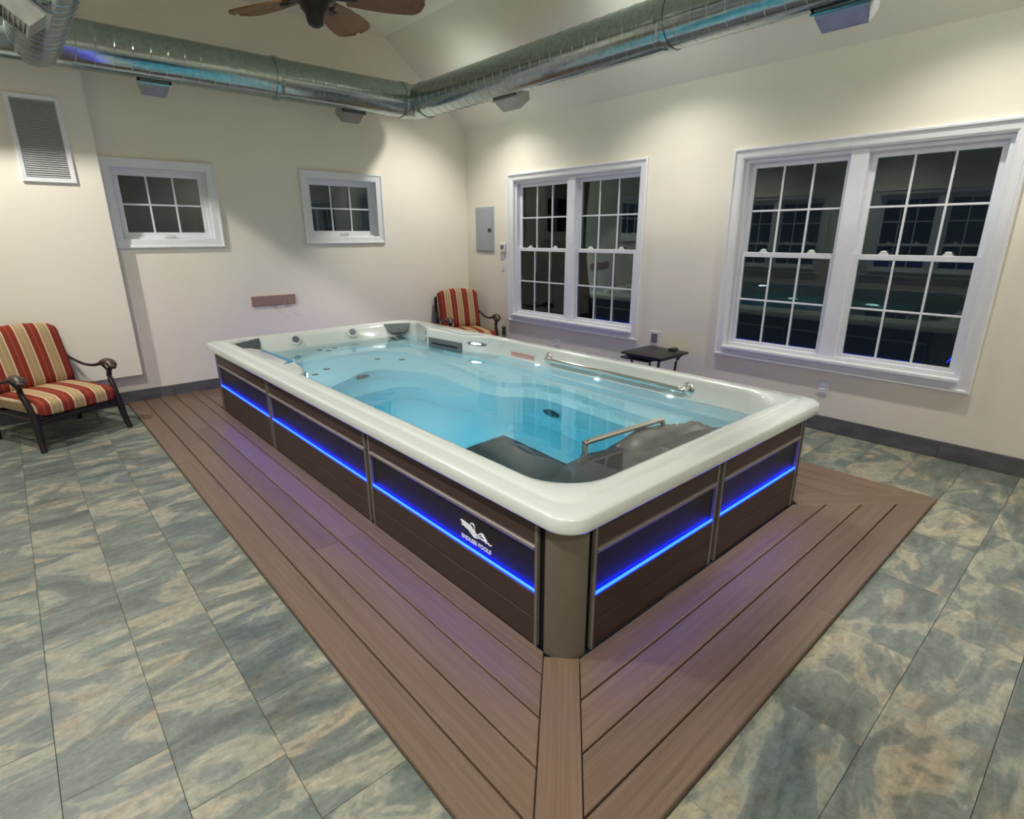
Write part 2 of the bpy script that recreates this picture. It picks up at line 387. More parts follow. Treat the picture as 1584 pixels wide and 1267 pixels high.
# ------------------------------------------------------------------ floor: base with a pit under the spa, then tiles
DL, DRY, DRX = -0.617, -0.545, 2.85       # outer edges of the deck: left x, near y, window side x
def floor():
    bm = bmesh.new()
    z0, z1 = FLOOR-0.12, FLOOR-0.008
    px0, px1, py0, py1 = 0.03, SW-0.03, 0.03, SL-0.03
    box(bm, LX-0.1, px0, BY-0.1, FY+0.1, z0, z1); box(bm, px1, WX+0.1, BY-0.1, FY+0.1, z0, z1)
    box(bm, px0, px1, BY-0.1, py0, z0, z1); box(bm, px0, px1, py1, FY+0.1, z0, z1)
    fl = struct(obj('floor', bm, 'grout'), 'slate look porcelain tile floor', 'floor')
    cache = {}
    rest = bmesh.new(); n = 0
    def tile(x0, x1, y0, y1, far):
        nonlocal n
        g = 0.0008; x0 += g; x1 -= g; y0 += g; y1 -= g
        if x1-x0 < 0.012 or y1-y0 < 0.012: return
        dx, dy = (x1-x0)/2, (y1-y0)/2
        if far:
            box(rest, x0, x1, y0, y1, FLOOR-0.006, FLOOR); return
        key = (round(dx, 3), round(dy, 3))
        cross = dx > dy
        if key not in cache:
            b = bbox(-dx, dx, -dy, dy, -0.0075, 0, 0.0008)
            cache[key] = mesh_from(b, 'tile'); cache[key].materials.append(MATS['slate_tile_cross' if cross else 'slate_tile'])
        o = link('tile', cache[key], None, fl, None, ((x0+x1)/2, (y0+y1)/2, FLOOR+random.uniform(-0.0005, 0.0003)))
        n += 1
    TW, TLn = 0.2825, 0.565
    # left field: courses run along y
    k = 0; x = DL
    while x > LX+0.01:
        xa = max(LX, x-TW); off = 0.97 if k % 2 else 0.68+0.01
        j0 = int(math.floor((BY-off)/TLn))
        for j in range(j0, j0+20):
            ya, yb = max(BY, off+j*TLn), min(FY, off+(j+1)*TLn)
            if yb-ya < 0.02: continue
            tile(xa, x, ya, yb, yb < -0.2 or xa < -2.1)
        x -= TW; k += 1
    # near and window-side fields: courses run along x
    TW2, TL2 = 0.294, 0.588
    def field(xa, xb, ytop, ybot, seed, keep):
        k = seed; y = ytop
        while y > ybot+0.01:
            yl = max(ybot, y-TW2); off = 1.42 if k % 2 else 1.126
            j0 = int(math.floor((xa-off)/TL2))
            for j in range(j0, j0+16):
                a, b = max(xa, off+j*TL2), min(xb, off+(j+1)*TL2)
                if b-a < 0.02: continue
                tile(a, b, yl, y, not keep(a, b, yl, y))
            y -= TW2; k += 1
    field(DL, WX, DRY, BY, 0, lambda a, b, c, d: c > -2.2 and b > 0.0-0.3)
    yy = DRY
    while yy < FY: yy += TW2
    field(DRX, WX, yy, DRY, 1, lambda a, b, c, d: True)
    o = obj('tile', rest, 'slate_tile', fl); o['kind'] = 'stuff'
floor()

# baseboards of cut tile
def baseboards():
    def run(name, along_y, fixed, a, b, label):
        bm = bmesh.new()
        if along_y: box(bm, fixed+0.004, fixed+0.010, a, b, FLOOR, 0.10)
        else: box(bm, a, b, fixed+0.004, fixed+0.010, FLOOR, 0.10)
        root = struct(obj(name, bm, 'grout'), label, 'baseboard')
        t = a; me = {}
        while t < b-0.01:
            e = min(b, t+0.59); L = (e-t)/2-0.001
            key = round(L, 3)
            if key not in me:
                bb = bbox(-0.009, 0.004, -L, L, FLOOR, 0.108, 0.0015) if along_y else bbox(-L, L, -0.009, 0.004, FLOOR, 0.108, 0.0015)
                me[key] = mesh_from(bb, 'tile'); me[key].materials.append(MATS['base_tile'])
            link('tile', me[key], None, root, None, (fixed, (t+e)/2, 0) if along_y else ((t+e)/2, fixed, 0))
            t = e
    run('baseboard_right', True, WX-0.005, BY, FY-0.02, 'dark grey tile baseboard under the wide windows')
    run('baseboard_far', False, FY-0.005, LX, WX-0.02, 'dark grey tile baseboard along the end wall')
baseboards()

# ------------------------------------------------------------------ windows
def rect_ring(x0, x1, z0, z1, y): return [(x0, y, z0), (x1, y, z0), (x1, y, z1), (x0, y, z1)]
def frame_sweep(x0, x1, z0, z1, prof):
    """prof: (inset from outer edge, y depth; negative is into the room)"""
    bm = bmesh.new()
    loops(bm, [rect_ring(x0+i, x1-i, z0+i, z1-i, y) for i, y in prof])
    return bm
def frame_solid(x0, x1, z0, z1, w, y0, y1, bev=0.002):
    bm = bmesh.new()
    loops(bm, [rect_ring(x0+i, x1-i, z0+i, z1-i, y) for i, y in
               ((0, y1), (0, y0+bev), (bev, y0), (w-bev, y0), (w, y0+bev), (w, y1), (0, y1))])
    return bm
def sash(parent, x0, x1, z0, z1, y, cols, rows, tilt=0.0, stile=0.042, mw=0.0075):
    s = obj('sash', frame_solid(x0, x1, z0, z1, stile, y, y+0.030), 'sash_white', parent)
    gx0, gx1, gz0, gz1 = x0+stile, x1-stile, z0+stile, z1-stile
    pw, ph = (gx1-gx0)/cols, (gz1-gz0)/rows
    vm = mesh_from(bbox(-mw, mw, -0.010, 0.004, -(gz1-gz0)/2, (gz1-gz0)/2, 0.002), 'muntin')
    hm = mesh_from(bbox(-(gx1-gx0)/2, (gx1-gx0)/2, -0.009, 0.003, -mw, mw, 0.002), 'muntin')
    pm = mesh_from(bbox(-pw/2, pw/2, 0.0, 0.006, -ph/2, ph/2), 'pane')
    for i in range(1, cols): link('muntin', vm, 'sash_white', s, None, (gx0+pw*i, y+0.012, (gz0+gz1)/2))
    for j in range(1, rows): link('muntin', hm, 'sash_white', s, None, ((gx0+gx1)/2, y+0.012, gz0+ph*j))
    for i in range(cols):
        for j in range(rows): link('pane', pm, 'pane_glass', s, None, (gx0+pw*(i+.5), y+0.014, gz0+ph*(j+.5)), (R(tilt), 0, 0))
    return s
def hung_window(name, u0, u1, z0, z1, origin, rotz, label):
    root = bpy.data.objects.new(name, None); C.objects.link(root); root.location = origin; root.rotation_euler = (0, 0, rotz)
    struct(root, label, 'window')
    c = obj('casing', frame_sweep(u0, u1, z0, z1, ((0.006, 0.0), (0, -0.012), (0, -0.030), (0.008, -0.037), (0.020, -0.036), (0.028, -0.024), (0.074, -0.020), (CW-0.006, -0.014), (CW, -0.010), (CW, 0.06), (CW, 0.13))), 'trim_white', root)
    bm = bmesh.new()
    box(bm, u0+CW-0.012, u1-CW+0.012, -0.050, 0.05, z0+CW-0.02, z0+CW+0.006)
    bmesh.ops.bevel(bm, geom=bm.edges[:], offset=0.005, segments=2, affect='EDGES')
    obj('stool', bm, 'trim_white', root)
    a, b, lo, hi = u0+CW, u1-CW, z0+CW+0.006, z1-CW
    mid = (a+b)/2; mw = 0.062
    obj('mullion', bbox(mid-mw, mid+mw, 0.012, 0.13, lo, hi, 0.003), 'sash_white', root)
    obj('frame', frame_solid(a, b, lo, hi, 0.030, 0.024, 0.13), 'sash_white', root)
    zm = 1.425
    lock = bmesh.new(); box(lock, -0.028, 0.028, -0.012, 0.018, 0, 0.012); tube(lock, [(-0.018, 0.002, 0.016), (0.0, 0.002, 0.021), (0.020, 0.0, 0.017)], 0.009, 8)
    lm = mesh_from(lock, 'sash_lock')
    for (p, q) in ((a+0.030, mid-mw), (mid+mw, b-0.030)):
        sash(root, p, q, zm-0.022, hi-0.028, 0.082, 3, 2)
        s = sash(root, p, q, lo+0.016, zm+0.022, 0.048, 3, 2, 1.8)
        for t in (0.25, 0.75): link('sash_lock', lm, 'plastic_white', s, 40, (p+(q-p)*t, 0.062, zm+0.022))
    return root
hung_window('window_1', -W1[1], -W1[0], W1[2], W1[3], (WX, 0, 0), -PI/2, 'wide white double window in the corner behind the striped chair')
hung_window('window_2', -W2[1], -W2[0], W2[2], W2[3], (WX, 0, 0), -PI/2, 'wide white double window nearest the viewer, running out of frame')
hung_window('window_5', W3[0], W3[1], W3[2], W3[3], (LX, 0, 0), PI/2, 'wide white double window on the opposite wall, seen only in reflections')
hung_window('window_6', W4[0], W4[1], W4[2], W4[3], (LX, 0, 0), PI/2, 'second wide white double window on the opposite wall, nearer the bump-out')
def awning_window(name, wd, label):
    root = bpy.data.objects.new(name, None); C.objects.link(root); root.location = (0, FY, 0)
    struct(root, label, 'window')
    u0, u1, z0, z1 = wd; c = SCW
    obj('casing', frame_sweep(u0, u1, z0, z1, ((0.005, 0.0), (0, -0.010), (0, -0.026), (0.008, -0.032), (0.020, -0.030), (0.028, -0.021), (c-0.006, -0.014), (c, -0.010), (c, 0.07), (c, 0.14))), 'trim_white', root)
    obj('frame', frame_solid(u0+c, u1-c, z0+c, z1-c, 0.022, 0.055, 0.14), 'sash_white', root)
    s = sash(root, u0+c+0.018, u1-c-0.018, z0+c+0.018, z1-c-0.018, 0.085, 3, 2, stile=0.045, mw=0.008)
    h = bmesh.new(); mx = (u0+u1)/2
    box(h, mx-0.05, mx+0.05, 0.040, 0.062, z0+c+0.020, z0+c+0.034); tube(h, [(mx-0.045, 0.046, z0+c+0.036), (mx+0.02, 0.040, z0+c+0.040), (mx+0.05, 0.030, z0+c+0.036)], 0.006, 8)
    obj('crank', h, 'plastic_white', root)
awning_window('window_3', S1, 'small high awning window next to the wall bump-out')
awning_window('window_4', S2, 'small high awning window nearer the room corner')

# vent on the bump-out
def vent():
    y = FY-0.125
    root = thing('louvred_vent', 'tall white framed return air vent with grey louvres on the bump-out', 'vent', (-0.825, y, 2.04))
    w, h = 0.185, 0.68
    fr = obj('frame', frame_sweep(-w, w, 0, h, ((0, 0), (0, -0.014), (0.006, -0.018), (0.034, -0.016), (0.040, -0.006), (0.040, 0.0))), 'trim_white', root)
    obj('backing', bbox(-w+0.03, w-0.03, -0.004, -0.001, 0.03, h-0.03), 'plastic_grey', root)
    bm = bmesh.new(); n = 34
    for i in range(n):
        z = 0.042+(h-0.084)*(i+.5)/n
        v = [bm.verts.new(p) for p in ((-w+0.04, -0.004, z+0.008), (w-0.04, -0.004, z+0.008), (w-0.04, -0.013, z-0.006), (-w+0.04, -0.013, z-0.006))]
        bm.faces.new(v); v2 = [bm.verts.new((p.co.x, p.co.y+0.0012, p.co.z-0.0015)) for p in v]; bm.faces.new(v2[::-1])
        bm.faces.new((v[3], v[2], v2[2], v2[3]))
    o = obj('louvres', bm, 'louvre_grey', root); o['kind'] = 'stuff'
vent()

# ------------------------------------------------------------------ deck around the spa
def clip(poly, a, b, c):
    """keep a*x+b*y<=c"""
    out = []
    for i, p in enumerate(poly):
        q = poly[(i+1) % len(poly)]
        dp, dq = a*p[0]+b*p[1]-c, a*q[0]+b*q[1]-c
        if dp <= 0: out.append(p)
        if (dp < 0 < dq) or (dq < 0 < dp):
            t = dp/(dp-dq); out.append((p[0]+(q[0]-p[0])*t, p[1]+(q[1]-p[1])*t))
    return out
def deck():
    root = thing('spa_deck', 'brown composite deck of mitred boards framing the swim spa', 'deck', (0, 0, FLOOR))
    def board(poly, ang):
        if len(poly) < 3: return
        cx = sum(p[0] for p in poly)/len(poly); cy = sum(p[1] for p in poly)/len(poly)
        c, s = math.cos(-ang), math.sin(-ang)
        loc = [((x-cx)*c-(y-cy)*s, (x-cx)*s+(y-cy)*c) for x, y in poly]
        obj('board', prism(loc, -0.001, -FLOOR, 0.003, 1), 'deck_wood', root, None, (cx, cy, 0), (0, 0, ang))
    g = 0.0034
    # corner boards (mitre): near corner and near-right corner
    d1 = Vector((-0.687, -0.636)).normalized(); n1 = Vector((-d1.y, d1.x)); hw = 0.073
    o1 = Vector((0.07, 0.085)); e1 = Vector((DL, DRY))
    c1 = n1.dot(o1)
    d2 = Vector((0.69, -0.61)).normalized(); n2 = Vector((-d2.y, d2.x)); o2 = Vector((2.16, 0.065)); c2 = n2.dot(o2)
    big = lambda o, d, n: [tuple(o+n*(hw-g)), tuple(o+d*1.4+n*(hw-g)), tuple(o+d*1.4-n*(hw-g)), tuple(o-n*(hw-g))]
    m1 = clip(clip(big(o1, d1, n1), -1, 0, -DL), 0, -1, -DRY)
    board(m1, math.atan2(d1.y, d1.x))
    m2 = clip(clip(big(o2, d2, n2), 1, 0, DRX), 0, -1, -DRY)
    board(m2, math.atan2(d2.y, d2.x))
    sub = bmesh.new()
    # left side, boards along y, on the far side of the near mitre  (n1 points to ... sign tested)
    def side(p, n, c): return n.x*p[0]+n.y*p[1]-c
    sl = 1 if side((-0.5, 1.0), n1, c1) > 0 else -1
    sn = -sl
    edges = [DL, -0.475, -0.336, -0.196, -0.05, 0.043]
    for i, (a, b) in enumerate(zip(edges, edges[1:])):
        cuts = [-0.7, 1.505, 4.05, FY-0.012] if i in (2, 3, 4) else [-0.7, 3.3+0.4*i, FY-0.012]
        for y0, y1 in zip(cuts, cuts[1:]):
            p = [(a+g, y0+0.0008), (b-g, y0+0.0008), (b-g, y1-0.0008), (a+g, y1-0.0008)]
            p = clip(p, -sl*n1.x, -sl*n1.y, -sl*c1-hw)
            board(p, PI/2)
    # near side, boards along x between the two mitres
    s2 = 1 if side((1.0, -0.3), n2, c2) > 0 else -1
    edges = [DRY, -0.397, -0.254, -0.107, 0.035]
    for i, (a, b) in enumerate(zip(edges, edges[1:])):
        for x0, x1 in ((-0.7, 1.135), (1.135, 2.9)):
            p = [(x0+0.0008, a+g), (x1-0.0008, a+g), (x1-0.0008, b-g), (x0+0.0008, b-g)]
            p = clip(p, -sn*n1.x, -sn*n1.y, -sn*c1-hw); 
            p = clip(p, -s2*n2.x, -s2*n2.y, -s2*c2-hw)
            board(p, 0)
    # window side, boards along y
    edges = [2.225, 2.29, 2.43, 2.57, 2.71, DRX]
    for i, (a, b) in enumerate(zip(edges, edges[1:])):
        ye = FY-0.012 if b < 2.6 else 4.30
        p = [(a+g, -0.7), (b-g, -0.7), (b-g, ye), (a+g, ye)]
        p = clip(p, s2*n2.x, s2*n2.y, s2*c2-hw)
        board(p, PI/2)
    # strip between spa and end wall
    y = SL-0.04; k = 0
    while y < FY-0.05:
        board([(0.043+g, y+g), (2.225-g, y+g), (2.225-g, min(FY-0.012, y+0.14)-g), (0.043+g, min(FY-0.012, y+0.14)-g)], 0); y += 0.14
    obj('deck_frame', prism([(DL+0.004, DRY+0.004), (DRX-0.004, DRY+0.004), (DRX-0.004, 0.025), (0.025, 0.025), (0.025, FY-0.014), (DL+0.004, FY-0.014)], -0.006, 0.004), 'subfloor', root)
    obj('deck_frame', prism([(2.235, 0.03), (DRX-0.004, 0.03), (DRX-0.004, 4.29), (2.56, 4.29), (2.56, FY-0.014), (2.235, FY-0.014)], -0.006, 0.004), 'subfloor', root)
deck()

# ------------------------------------------------------------------ swim spa
def spa():
    root = thing('swim_spa', 'large white rimmed swim spa with brown skirt and blue light strip', 'swim spa', (0, 0, 0))
    def ring(i, z, r): return rr(i, SW-i, i, SL-i, r, z)
    prof = [(0.045, RIMB+0.004, .085), (0.008, RIMB, .108), (0.002, RIMB+0.004, .110), (0.0, RIMB+0.010, .112), (0.0, 0.634, .112), (0.003, 0.641, .110),
            (0.010, 0.6455, .108), (0.022, 0.648, .105), (0.070, 0.652, .11), (0.079, 0.6525, .115), (0.086, 0.657, .12), (0.094, 0.662, .13), (0.136, 0.663, .20), (0.150, 0.660, .24), (0.160, 0.650, .27),
            (0.166, 0.630, .28), (0.171, 0.60, .29), (0.176, 0.56, .29), (0.182, 0.49, .29)]
    bm = bmesh.new(); loops(bm, [ring(*p) for p in prof])
    sh = obj('rim', bm, 'acrylic', root, 45)
    prof = [(0.1815, 0.492, .29), (0.20, 0.30, .28), (0.205, 0.29, .28), (0.225, -0.25, .27), (0.25, -0.42, .26), (0.30, -0.485, .24), (0.38, -0.5, .2)]
    bm = bmesh.new(); loops(bm, [ring(*p) for p in prof], True, False, True)
    for f in bm.faces: f.normal_flip()
    tub = obj('tub', bm, 'acrylic_tub', root, 40)
    # ledges, benches and steps (plan contours)
    def solid(name, contour, outer, z0, z1, bev, mat='acrylic_tub', n=5):
        c = [tuple(p) for p in catmull([Vector((x, y, 0)) for x, y in contour], n)]
        poly = [(p[0], p[1]) for p in c] + outer
        o = obj(name, prism(poly, z0, z1, bev, 3), mat, tub, 50); return o
    RX, FYI = SW-0.15, SL-0.15
    solid('bench', [(0.17, 2.55), (0.30, 2.86), (0.55, 3.17), (0.80, 3.35), (0.98, 3.47), (1.12, 3.49), (1.27, 3.31), (1.43, 2.99), (1.42, 2.60), (1.41, 2.31), (1.44, 2.10), (1.62, 1.87), (1.66, 1.62), (1.64, 1.0), (1.66, 0.5)],
          [(RX, 0.5), (RX, FYI), (0.17, FYI)], -0.495, 0.09, 0.03)
    solid('step', [(0.17, 2.35), (0.40, 2.78), (0.67, 3.05), (0.90, 3.09), (1.13, 3.08), (1.27, 2.95), (1.32, 2.65), (1.45, 2.35)],
          [(1.7, 2.35), (1.7, 3.6), (0.17, 3.6)], -0.495, -0.17, 0.025)
    solid('upper_seat', [(0.17, 3.15), (0.32, 3.45), (0.38, 3.80), (0.50, 4.05), (0.90, 4.14), (1.35, 4.12), (1.62, 3.95), (1.70, 3.5), (1.70, 3.05), (1.63, 2.6), (1.61, 2.3), (1.80, 2.05), (1.86, 1.8), (1.80, 1.2), (1.76, 0.7)],
          [(RX, 0.7), (RX, FYI), (0.17, FYI)], 0.0, 0.215, 0.03)
    solid('ledge', [(2.01, 0.45), (2.005, 1.6), (1.99, 2.6), (1.93, 3.3), (1.90, 3.9), (1.70, 4.28), (1.2, 4.36), (0.7, 4.36), (0.42, 4.22), (0.30, 3.9), (0.27, 3.3), (0.25, 2.8)],
          [(0.17, 2.8), (0.17, FYI), (RX, FYI), (RX, 0.45)], 0.1, 0.335, 0.025)
    # back wall with two shallow recessed seats' headrests : sloped back
    bm = bmesh.new()
    loops(bm, [[(x, SL-0.155 - d*(1-0.25*math.cos((x-1.13)*5.6)), z) for x in [0.30+1.66*k/24 for k in range(25)]] for d, z in ((0.0, 0.655), (0.02, 0.652), (0.05, 0.62), (0.09, 0.52), (0.14, 0.40), (0.20, 0.33), (0.22, 0.30))], False)
    for f in bm.faces: f.normal_flip()
    obj('seat_back', bm, 'acrylic', tub, 60)
    # side pods
    lp = [(0.12, 2.72), (0.17, 2.74), (0.245, 2.92), (0.272, 3.18), (0.262, 3.80), (0.20, 3.98), (0.12, 4.02)]
    pod = obj('pod', prism(lp, 0.20, 0.664, 0.018, 3), 'acrylic', root, 40)
    rp = [(2.16, 2.70), (2.10, 2.74), (2.045, 2.92), (1.955, 3.20), (1.90, 3.78), (1.985, 3.93), (2.06, 4.24), (2.16, 4.26)]
    pod2 = obj('pod', prism(rp, 0.20, 0.666, 0.018, 3), 'acrylic', root, 40)
    obj('inlay', tube(bmesh.new(), [(0.195, 3.13, 0.665), (0.245, 3.17, 0.666), (0.254, 3.22, 0.666), (0.240, 3.80, 0.665)], [0.022, 0.024, 0.022, 0.010], 8, 0.18), 'inlay_blue', pod)
    obj('inlay', tube(bmesh.new(), [(2.02, 3.88, 0.667), (1.972, 3.30, 0.668), (1.990, 3.22, 0.668), (2.10, 3.06, 0.667)], [0.010, 0.014, 0.015, 0.006], 8, 0.18), 'inlay_pale', pod2)
    # pod lamps: oval lens on the slanted pod faces
    def pod_lamp(pod, c, d, zc):
        d = Vector((d[0], d[1], 0)).normalized(); n = Vector((d.y, -d.x, 0))
        if n.x*(1.13-c[0]) < 0: n = -n
        m = Matrix((d, n, (0, 0, 1))).transposed().to_4x4(); m.translation = Vector((c[0], c[1], zc)) + n*0.004
        bz = bmesh.new(); lathe(bz, [(0.001, 0.0), (0.040, 0.0), (0.040, 0.010), (0.034, 0.014), (0.001, 0.014)], 24, 'Y')
        for v in bz.verts: v.co.x *= 2.7; v.co.z *= 0.36
        bz.transform(m); z = obj('lamp_bezel', bz, 'jet_grey', pod, 40)
        bl = bmesh.new(); lathe(bl, [(0.001, 0.012), (0.026, 0.012), (0.022, 0.020), (0.001, 0.021)], 24, 'Y')
        for v in bl.verts: v.co.x *= 2.4; v.co.z *= 0.38
        bl.transform(m); obj('lamp_lens', bl, 'lamp_white', pod, 40)
    pod_lamp(pod2, (2.000, 3.06), (-0.09, 0.28), 0.600)
    pod_lamp(pod, (0.212, 2.83), (0.075, 0.18), 0.622)
    # filter grille on the right pod
    d = Vector((1.90-1.955, 3.78-3.20, 0)).normalized(); n = Vector((-d.y, d.x, 0))
    m = Matrix((d, -n, (0, 0, 1))).transposed().to_4x4(); m.translation = Vector((1.955, 3.20, 0.50)) + n*0.004 + d*0.29
    b = bbox(-0.255, 0.255, -0.012, 0.004, -0.095, 0.088, 0.006, 2); b.transform(m); gr = obj('filter_grille', b, 'pillow_grey', root)
    b = bbox(-0.20, 0.20, -0.001, 0.008, 0.022, 0.042, 0.002); b.transform(m @ Matrix.Translation((0, -0.0135, 0))); obj('slot', b, 'gap_black', gr)
    b = bbox(-0.235, 0.235, -0.004, 0.004, 0.050, 0.072, 0.003); b.transform(m @ Matrix.Translation((0, -0.013, 0))); obj('grille_bar', b, 'jet_grey', gr)
    b = bbox(-0.235, 0.235, -0.004, 0.004, -0.075, 0.008, 0.003); b.transform(m @ Matrix.Translation((0, -0.013, 0))); obj('grille_bar', b, 'jet_grey', gr)
    # small dark vents on the pod's far face
    for z in (0.61, 0.54): obj('jet', rounded_box(0.03, 0.02, 0.05, 0.009, 3), 'jet_grey', pod2, 60, (1.955, 3.875, z), (0, 0, R(60)))
    # pillows
    pb = bmesh.new()
    vs = [(-0.145, 0.055), (0.145, 0.055), (0.110, -0.035), (0.07, -0.06), (-0.07, -0.06), (-0.110, -0.035)]
    pm = prism(vs, -0.02, 0.03, 0.012, 3); pm.transform(Matrix.Rotation(R(90), 4, 'X'))
    pme = mesh_from(pm, 'pillow')
    link('pillow', pme, 'pillow_grey', root, 50, (1.93, 4.435, 0.590), (R(-26), 0, R(-24)))
    link('pillow', pme, 'pillow_grey', root, 50, (0.320, 4.42, 0.595), (R(-26), 0, R(34)))
    # neck jets on the back wall
    jm = bmesh.new(); lathe(jm, [(0.062, 0.0), (0.060, -0.012), (0.046, -0.016), (0.001, -0.016)], 20, 'Y'); jme = mesh_from(jm, 'jet_ring'); 
    jc = bmesh.new(); lathe(jc, [(0.034, -0.014), (0.032, -0.030), (0.001, -0.032)], 16, 'Y'); jcm = mesh_from(jc, 'jet_nozzle')
    for x, z in ((0.78, 0.595), (1.40, 0.60)):
        a = link('neck_jet', jme, 'acrylic', root, 40, (x, 4.485, z), (R(-30), 0, 0)); link('nozzle', jcm, 'jet_grey', a, 40, (0, 0, 0))
    sj = bmesh.new(); lathe(sj, [(0.032, 0.0), (0.032, 0.006), (0.024, 0.010), (0.001, 0.010)], 16, 'Z'); sjm = mesh_from(sj, 'jet')
    # back jets under the pillow, and seat jets
    for i in range(4):
        for k in range(2):
            x, z = 1.83+0.105*k+0.004*i, 0.478-0.038*i
            d = 0.09+0.05*(0.52-z)/0.12 if z > 0.40 else 0.14+0.06*(0.40-z)/0.07
            o = link('jet', sjm, 'jet_grey', root, 40, (x, SL-0.155-d*(1-0.25*math.cos((x-1.13)*5.6))-0.004, z), (R(62), 0, 0)); o.scale = (1.15, 0.62, 1.4)
    for x, y, z in ((1.03, 4.28, 0.375), (1.12, 4.33, 0.41), (0.96, 4.33, 0.41)): link('jet', sjm, 'jet_grey', root, 40, (x, y, z), (R(60), 0, 0))
    for x, y in ((0.79, 3.80), (0.63, 3.68), (1.35, 3.86), (1.52, 3.67)):
        link('jet', sjm, 'jet_grey', root, 40, (x, y, 0.089), (0, 0, 0))
    o = link('suction_cover', sjm, 'jet_grey', root, 40, (0.90, 3.09, 0.015), (R(90), 0, 0)); o.scale = (2.6, 2.0, 2)
    o.location = (0.95, 3.438, -0.02)
    o = link('suction_cover', sjm, 'jet_grey', root, 40, (1.652, 1.70, -0.16), (0, R(-90), 0)); o.scale = (2.0, 2.6, 2)
    # waterline light points along the window-side wall
    pt = bmesh.new(); lathe(pt, [(0.013, 0), (0.012, 0.006), (0.001, 0.009)], 12, 'X'); ptm = mesh_from(pt, 'light_point')
    for y in (2.30, 1.62, 0.95): 
        o = link('light_point', ptm, 'point_light', root, 40, (SW-0.190, y, 0.482), (0, 0, PI))
    # warning sticker
    st = obj('sticker', bbox(-0.002, 0, -0.17, 0.17, -0.022, 0.022), 'sticker', root, None, (SW-0.178, 2.50, 0.555), (0, R(4), 0))
    for z in (-0.012, 0.002, 0.013): obj('sticker_print', bbox(-0.0028, -0.002, -0.16+0.02*abs(z)*20, 0.15, z-0.004, z+0.004), 'sticker_red', st)
    # long grab rail on the window-side wall
    y0, y1, x, z = 2.13, 0.85, SW-0.235, 0.585
    rail = obj('grab_rail', tube(bmesh.new(), [(x, y0, z), (x, (y0+y1)/2, z+0.002), (x, y1, z)], 0.0195, 14), 'chrome', root, 60)
    for y in (y0, y1):
        sg = 1 if y == y0 else -1
        obj('rail_bracket', tube(bmesh.new(), catmull([(x, y-0.05*sg, z), (x, y+0.005*sg, z), (x+0.020, y+0.030*sg, z), (SW-0.180, y+0.036*sg, z)], 5), [0.021, 0.023, 0.020, 0.018], 14), 'chrome', rail, 60)
        fl = bmesh.new(); lathe(fl, [(0.046, 0.0), (0.046, -0.006), (0.036, -0.014), (0.02, -0.018)], 22, 'X'); obj('flange', fl, 'chrome', rail, 40, (SW-0.172, y+0.036*sg, z))
    # swim machine housing at the near end (grey hump)
    bm = bmesh.new(); nx, ny = 56, 34
    def edge(x):
        pts = [(0.52, 0.20), (0.58, 0.50), (0.70, 0.64), (0.84, 0.66), (0.98, 0.62), (1.12, 0.625), (1.26, 0.655), (1.40, 0.63), (1.58, 0.52), (1.71, 0.39), (1.85, 0.22), (2.0, 0.16)]
        for (a, b), (c, d) in zip(pts, pts[1:]):
            if a <= x <= c: t = (x-a)/(c-a); t = t*t*(3-2*t); return b+(d-b)*t
        return 0.16
    rows = []
    for i in range(nx+1):
        x = 0.50+1.5*i/nx; row = []
        for j in range(ny+1):
            y = 0.14+0.86*j/ny; e = edge(x)
            t = min(1, max(0, (e+0.28-y)/0.32)); s = t*t*(3-2*t)
            sx = min(1, max(0, (x-0.50)/0.14)); sx = sx*sx*(3-2*sx)
            top = 0.470 + 0.075*min(1, max(0, (x-0.95)/0.35)) + 0.022*math.sin((x-0.9)*9)*(1 if x > 0.9 else 0)
            top += -0.045*math.exp(-((y-0.36)/0.07)**2)*min(1, max(0, (x-1.0)/0.2)) + 0.012*math.sin(y*14)
            z = -0.2 + (top+0.2)*s*(0.25+0.75*sx)
            row.append(bm.verts.new((x, y, z)))
        rows.append(row)
    for a, b in zip(rows, rows[1:]):
        for j in range(ny): bm.faces.new((a[j], b[j], b[j+1], a[j+1]))
    unit = obj('swim_unit', bm, 'unit_grey', root, 180)
    hb = catmull([(0.815, 0.640, 0.43), (0.815, 0.640, 0.535), (0.822, 0.638, 0.556), (0.85, 0.635, 0.563), (1.38, 0.592, 0.565), (1.42, 0.589, 0.560), (1.445, 0.588, 0.54), (1.462, 0.585, 0.44)], 5)
    obj('hand_bar', tube(bmesh.new(), hb, 0.0155, 12), 'chrome', unit, 60)
    for x, y in ((0.815, 0.64), (1.462, 0.585)):
        fl = bmesh.new(); lathe(fl, [(0.026, 0.0), (0.026, 0.012), (0.018, 0.018)], 18); obj('flange', fl, 'chrome', unit, 40, (x, y, 0.45))
    nz = bmesh.new()
    loops(nz, [[(r_*math.cos(2*PI*k/28), r_*math.sin(2*PI*k/28), h) for k in range(28)] for r_, h in ((0.125, -0.03), (0.12, 0.006), (0.108, 0.014), (0.092, 0.012), (0.078, -0.004), (0.03, -0.012))], True, False, True)
    obj('nozzle', nz, 'unit_grey', unit, 50, (1.07, 0.41, 0.487), (R(-8), R(-6), 0))
    # dark intake box on the tub floor
    bm = bmesh.new()
    lo = [(0.23, 0.2), (1.40, 0.2), (1.40, 1.88), (0.23, 1.88)]; hi = [(0.23, 0.2), (1.13, 0.2), (1.13, 1.66), (0.23, 1.66)]
    loops(bm, [[(x, y, -0.49) for x, y in lo], [(x, y, -0.44) for x, y in lo], [(x, y, -0.20) for x, y in hi]], True, False, False)
    bx = obj('intake_base', bm, 'acrylic_tub', root)
    obj('intake_cover', prism([(0.23, 0.2), (1.10, 0.2), (1.10, 1.50), (1.02, 1.63), (0.23, 1.63)], -0.20, -0.165, 0.012, 2), 'unit_dark', bx)
